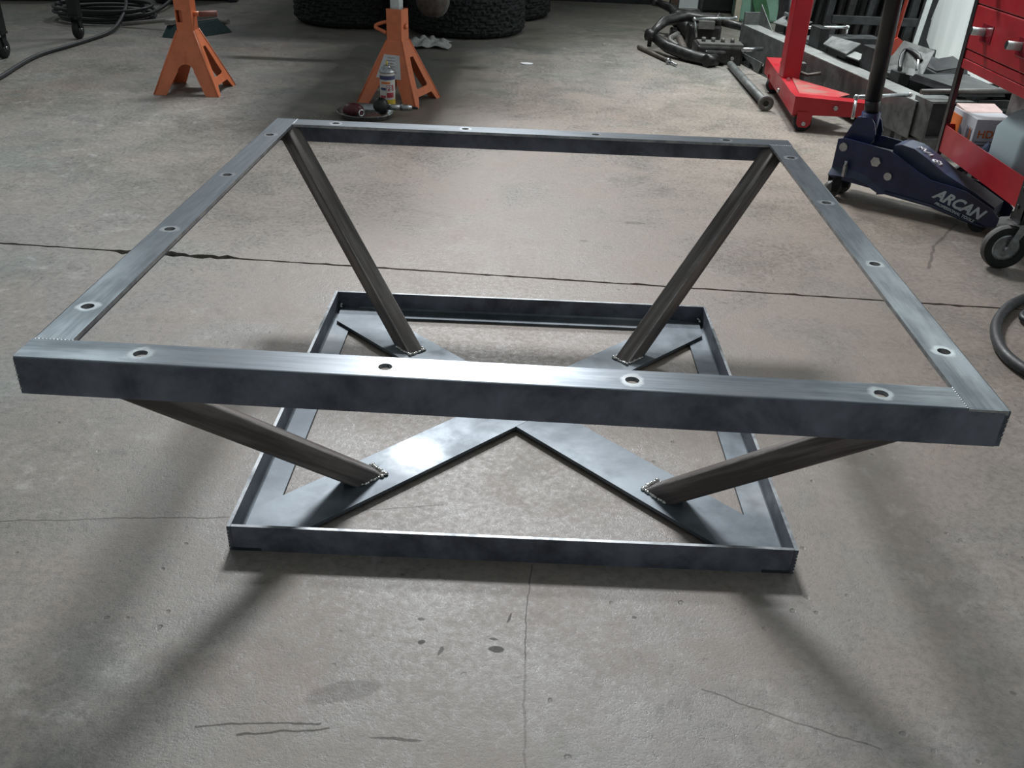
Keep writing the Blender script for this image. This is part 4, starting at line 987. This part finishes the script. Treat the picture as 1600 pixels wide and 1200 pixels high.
g = G('castgrey'); g.cyl((0.16, -0.03, 0.25), (0.19, 0.34, 0.262), 0.010); g.make('guide_bar', t)
# C clamp on the bright plate
t = thing('c_clamp', 'black C-clamp with bright screw on the wide bracket plate', 'clamp', (1.57, 2.60, 0.28))
def loc_(ps): return [Vector(p)-Vector((1.57, 2.60, 0.28)) for p in ps]
g = G('black'); g.tube(loc_([(1.530, 2.50, 0.262), (1.545, 2.56, 0.295), (1.585, 2.64, 0.330), (1.600, 2.52, 0.322), (1.608, 2.50, 0.300)]), 0.010, 8, 0, 1)
g.make('frame', t)
g = G('chrome'); g.cyl(*loc_([(1.575, 2.44, 0.275), (1.628, 2.58, 0.335)]), 0.0055)
g.make('screw', t)
# steel stock standing in a rack at the wall
rk = thing('stock_rack', 'dark rack rail in front of the row of upright steel bars', 'rack', (2.0, 4.30, 0))
g = G('dark'); g.box((-0.28, -0.03, 0.20), (0.30, 0.0, 0.245), bev=0.002); g.make('cross_rail', rk)
g = G('black'); g.box((-0.55, 0.20, 0.0), (0.33, 0.22, 1.5), bev=0.002); g.make('added_dark_backing', rk)  # added black sheet stands in for the dark between the bars
for x in (-0.27, 0.28):
    g = G('dark'); g.box((x-0.018, -0.03, 0), (x+0.018, 0.0, 0.199)); g.make('rail_leg', rk)
random.seed(5)
n_b = 26; ordn = 'first second third fourth fifth sixth seventh eighth ninth tenth eleventh twelfth thirteenth fourteenth fifteenth sixteenth seventeenth eighteenth nineteenth twentieth twenty-first twenty-second twenty-third twenty-fourth twenty-fifth twenty-sixth'.split()
for i in range(n_b):
    x = 1.50+0.78*i/(n_b-1)+random.uniform(-.006, .006); y = 4.345+(0.06 if i % 2 else 0)+random.uniform(0, .01)
    m = random.choice(['dark', 'dark', 'beam', 'black', 'grease']); rnd = i % 4 == 0
    w = random.choice([0.012, 0.016, 0.020, 0.016]); lean = min(0.16+random.uniform(-.02, .02), 2.33-x)
    g = G(m)
    b = [(-w, -w, 0), (w, -w, 0), (w, w, 0), (-w, w, 0)]
    if rnd: g.cyl((0, 0, 0), (lean, 0.02, 1.7), w)
    else: g.hexa(b, [(p[0]+lean, p[1]+0.02, 1.7) for p in b])
    lb = ('round' if rnd else 'square')+' dark steel bar standing in the rack, '+ordn[i]+' from the left'
    tag(g.make('steel_bar', loc=(x, y, 0)), lb, 'steel bar', 'steel stock standing in the rack')
t = thing('bar_clamp', 'orange red bar clamp leaning on the steel bars right of the jack handle', 'clamp', (1.652, 3.03, 0))
g = G('clampor'); g.sheet([(0.0, 0.205), (0.045, 0.21), (0.065, 0.295), (0.03, 0.315), (-0.008, 0.29)], [], lambda u, v: (u, 0, v), (0, 0.025, 0)); g.make('jaw', t)
g = G('clampor'); g.cyl((0.012, 0.012, 0.0), (0.020, 0.012, 0.30), 0.008, 0.008, 8); g.cyl((0.020, 0.012, 0.30), (0.075, 0.03, 0.9), 0.009, 0.009, 8); g.make('bar', t)
g = G('white_bar'); g.hexa([(-0.012, -0.006, 0), (0.012, -0.006, 0), (0.012, 0.006, 0), (-0.012, 0.006, 0)], [(0.118, 0.02, 1.3), (0.142, 0.02, 1.3), (0.142, 0.032, 1.3), (0.118, 0.032, 1.3)]); tag(g.make('white_strip', loc=(1.932, 3.515, 0)), 'narrow white strip leaning on the wall beside the curved dark piece', 'strip')
g = G('dark'); g.sheet([(-0.03, 0), (0.05, 0), (0.10, 0.15), (0.10, 0.185), (0.065, 0.19), (0.035, 0.235), (0.03, 0.30), (0.055, 0.42), (0.12, 0.75), (0.04, 0.75), (-0.01, 0.42), (-0.03, 0.25)], [], lambda u, v: (u, 0.08*v, v), (0, 0.02, 0)); tag(g.make('curved_panel', loc=(1.985, 3.54, 0)), 'dark grey curved sheet piece standing against the white wall', 'panel')
# dark bracket pieces at the wall, seen through the cart
def scrap(lbl, loc, rz, dims, tiltx, nm='steel_offcut'):
    t = thing(nm, lbl, 'offcut', loc, rz, 'dark steel offcuts seen through the cart')
    m = Matrix.Rotation(tiltx, 4, 'X'); a, b, c = dims
    g = G('dark'); g.box((-a/2, -b/2, 0), (a/2, b/2, 0.006), mat=m); g.box((-a/2, -b/2, 0), (a/2, -b/2+0.006, c), mat=m); g.make('angle', t)
    g = G('beam'); g.box((-a/2+0.02, -b/2-0.004, c*0.3), (a/2-0.02, -b/2-0.0002, c*0.5), mat=m); g.make('rib', t)
t = thing('steel_block', 'dark upright steel box behind the wide bracket plate and clamp', 'block', (1.74, 2.60, 0))
g = G('dark'); g.box((-0.06, -0.10, 0), (0.09, 0.16, 0.255), bev=0.004); g.make('body', t)
g = G('black'); g.hexa([(-0.05, -0.09, 0.256), (0.08, -0.09, 0.256), (0.08, 0.10, 0.256), (-0.05, 0.10, 0.256)], [(-0.05, -0.09, 0.262), (0.08, -0.07, 0.285), (0.08, 0.10, 0.295), (-0.03, 0.10, 0.27)]); g.make('cap', t)
tab = thing('low_stand', 'low dark steel stand against the white wall behind the cart', 'stand', (2.04, 2.42, 0))
g = G('dark'); g.box((-0.24, -0.24, 0.13), (0.30, 0.30, 0.15), bev=0.003); g.make('top', tab)
for sx in (-0.22, 0.28):
    for sy in (-0.22, 0.27):
        g = G('dark'); g.box((sx-0.015, sy-0.015, 0), (sx+0.015, sy+0.015, 0.13)); g.make('leg', tab)
scrap('long dark angle offcut lying flat, lowest seen through the cart', (2.00, 2.30, 0.151), 0.1, (0.5, 0.14, 0.06), 0.0)
scrap('dark angle offcut tipped up, seen through the cart beside the red corner post', (1.83, 2.58, 0.151), 0.5, (0.24, 0.16, 0.10), 0.35)
scrap('short dark angle offcut leaning across the others, highest seen through the cart', (2.10, 2.55, 0.151), -0.5, (0.26, 0.13, 0.11), 0.6)

# ------------------------------------------------------------------ green machine far back right
gm = thing('green_machine', 'mint green floor machine with dark green curved leg behind the beam', 'machine', (1.62, 5.65, 0))
g = G('mint'); g.box((-0.18, 0.0, 0.0), (0.22, 0.35, 1.0), bev=0.02); g.make('column', gm)
g = G('green'); g.sheet([(-0.14, 0.5), (-0.07, 0.5), (-0.05, 0.25), (0.02, 0.08), (0.04, 0.0), (-0.05, 0.0), (-0.11, 0.15)], [], lambda u, v: (u, -0.06, v), (0, 0.055, 0)); g.sheet([(0.08, 0.2), (0.22, 0.12), (0.24, 0.5), (0.08, 0.5)], [], lambda u, v: (u, -0.05, v), (0, 0.045, 0)); g.make('curved_leg', gm)
g = G('cream'); g.box((-0.235, -0.04, 0), (-0.195, 0.0, 0.8)); tag(g.make('pale_post', loc=(1.62, 5.6, 0)), 'pale thin post beside the green machine', 'post')

# ------------------------------------------------------------------ heap of suspension parts
sp = thing('control_arm', 'black curved suspension control arm, outermost of the greasy heap', 'car part', (0.80, 4.25, 0))
g = G('grease'); g.tube([(-0.14, 0.02, 0.10), (-0.05, 0.18, 0.15), (0.10, 0.30, 0.17), (0.30, 0.22, 0.16), (0.42, 0.05, 0.15)], [0.02, 0.032, 0.034, 0.03, 0.022], 12, 0, 0)
g.tube([(-0.14, 0.02, 0.09), (-0.05, -0.14, 0.05), (0.06, -0.30, 0.035), (0.16, -0.42, 0.035)], [0.026, 0.034, 0.036, 0.032], 12, 0, 0); g.make('arm', sp)
g = G('grease'); g.cyl((-0.17, 0.0, 0.095), (-0.12, -0.03, 0.095), 0.034, 0.034, 16); g.cyl((-0.15, -0.02, 0.03), (-0.15, -0.02, 0.10), 0.013); g.make('bushing', sp)
g = G('grease'); g.cyl((0.13, -0.44, 0.035), (0.19, -0.40, 0.035), 0.034, 0.034, 16); g.make('bushing', sp)
s2 = thing('axle_knuckle', 'black steering knuckle with drooping bushes at the back of the greasy heap', 'car part', (0.90, 4.85, 0))
g = G('grease'); g.tube([(-0.17, 0.08, 0.20), (-0.06, 0.02, 0.17), (0.02, -0.10, 0.09), (0.06, -0.2, 0.04)], [0.02, 0.03, 0.05, 0.035], 12); g.ball((-0.17, 0.08, 0.20), 0.030); g.ball((0.0, -0.06, 0.12), 0.075, sc=(1.2, 1, .8)); g.tube([(0.0, -0.06, 0.14), (0.10, 0.0, 0.15), (0.22, 0.05, 0.10)], 0.022, 10); g.box((-0.06, -0.12, 0), (0.06, 0.0, 0.06), bev=0.01); g.make('casting', s2)
s3 = thing('brake_caliper', 'grimy black brake caliper housing, largest lump at the front of the greasy heap', 'car part', (1.03, 4.02, 0))
g = G('grease'); g.box((-0.14, -0.12, 0.0), (0.12, 0.10, 0.10), bev=0.012); g.box((-0.10, -0.16, 0.02), (0.02, -0.10, 0.08), bev=0.01); g.ball((0.14, 0.02, 0.055), 0.055, sc=(1.3, 1, 1)); g.make('housing', s3)
g = G('castgrey'); g.box((-0.13, -0.10, 0.10), (0.12, 0.03, 0.112), bev=0.002)
for i in range(4): g.cyl((-0.10+0.055*i, -0.04, 0.112), (-0.10+0.055*i, -0.04, 0.135), 0.012, 0.012, 8)
g.make('cover', s3)
g = G('zinc')
for p in ((-0.055, -0.165, 0.055), (0.06, -0.125, 0.04), (0.13, -0.05, 0.07)): g.cyl(p, (p[0], p[1]-0.012, p[2]), 0.010, 0.010, 8)
g.make('bolt', s3)
s4 = thing('shock_absorber', 'short grey shock absorber lying inside the black control arm', 'car part', (0.93, 4.15, 0.03))
g = G('castiron'); g.cyl((-0.09, -0.20, 0.0), (-0.10, 0.12, 0.05), 0.024, 0.02, 14); g.make('body', s4)
g = G('castgrey'); g.tube([(-0.12, 0.0, 0.02), (-0.17, 0.10, 0.04), (-0.10, 0.2, 0.06)], 0.018, 10, 0, 1); g.make('bracket', s4)
s5 = thing('coil_bracket', 'small reddish black bracket behind the shock absorber', 'car part', (1.0, 4.45, 0))
g = G('grease'); g.box((-0.10, -0.06, 0), (0.10, 0.08, 0.14), bev=0.015); g.cyl((0.06, -0.02, 0.14), (0.10, 0.0, 0.19), 0.03); g.make('block', s5)
g = G('castgrey'); g.box((-0.05, -0.08, 0.12), (0.05, -0.061, 0.17), bev=0.004); g.make('tab', s5)
g = G('castiron', 'zinc'); g.cyl((0, 0, 0.013), (0.13, -0.40, 0.013), 0.013, 0.011, 12, 0); g.cyl((0.13, -0.40, 0.013), (0.17, -0.52, 0.012), 0.007, 0.007, 10, 1); g.cyl((0.128, -0.44, 0.017), (0.138, -0.45, 0.017), 0.017, 0.017, 10, 1)
tag(g.make('tie_rod', loc=(0.595, 4.30, 0)), 'thin rusty rod lying in front of the greasy heap', 'rod')
pf = thing('flanged_pipe', 'grey steel pipe with round end flange on the floor left of the red stand', 'pipe', (1.062, 2.80, 0))
g = G('beam'); g.cyl((0, 0, 0.034), (0.010, 1.02, 0.020), 0.020, 0.020, 20); g.make('tube', pf)
g = G('castgrey', 'black'); g.lathe([(0.013, 0), (0.034, 0), (0.036, 0.003), (0.036, 0.012), (0.034, 0.015), (0.013, 0.015), (0.013, 0)], 28, 0, frame((0, 0.0, 0.036), (1, 0, 0), (0, 0, 1))); g.cyl((0, -0.008, 0.036), (0, 0.001, 0.036), 0.013, 0.013, 16, 1); g.make('flange', pf)

# ------------------------------------------------------------------ hose at the right edge
g = G('hose'); g.tube([(1.50, 0.74, 0.0145), (1.40, 0.73, 0.0145), (1.322, 0.685, 0.0145), (1.253, 0.622, 0.0145), (1.180, 0.52, 0.0145), (1.143, 0.425, 0.0145), (1.128, 0.342, 0.0145), (1.145, 0.26, 0.0145), (1.20, 0.16, 0.0145), (1.32, 0.09, 0.0145)], 0.0135, 12, 0, 3)
tag(g.make('rubber_hose'), 'loop of thick dark rubber hose on the floor at the right edge', 'hose')
g = G('hose'); g.tube([(1.50, 0.66, 0.013), (1.34, 0.63, 0.013), (1.27, 0.585, 0.013), (1.265, 0.54, 0.013), (1.33, 0.50, 0.013), (1.45, 0.50, 0.013)], 0.009, 10, 0, 3)
tag(g.make('thin_hose'), 'short end of a thinner dark hose inside the big loop at the right edge', 'hose')
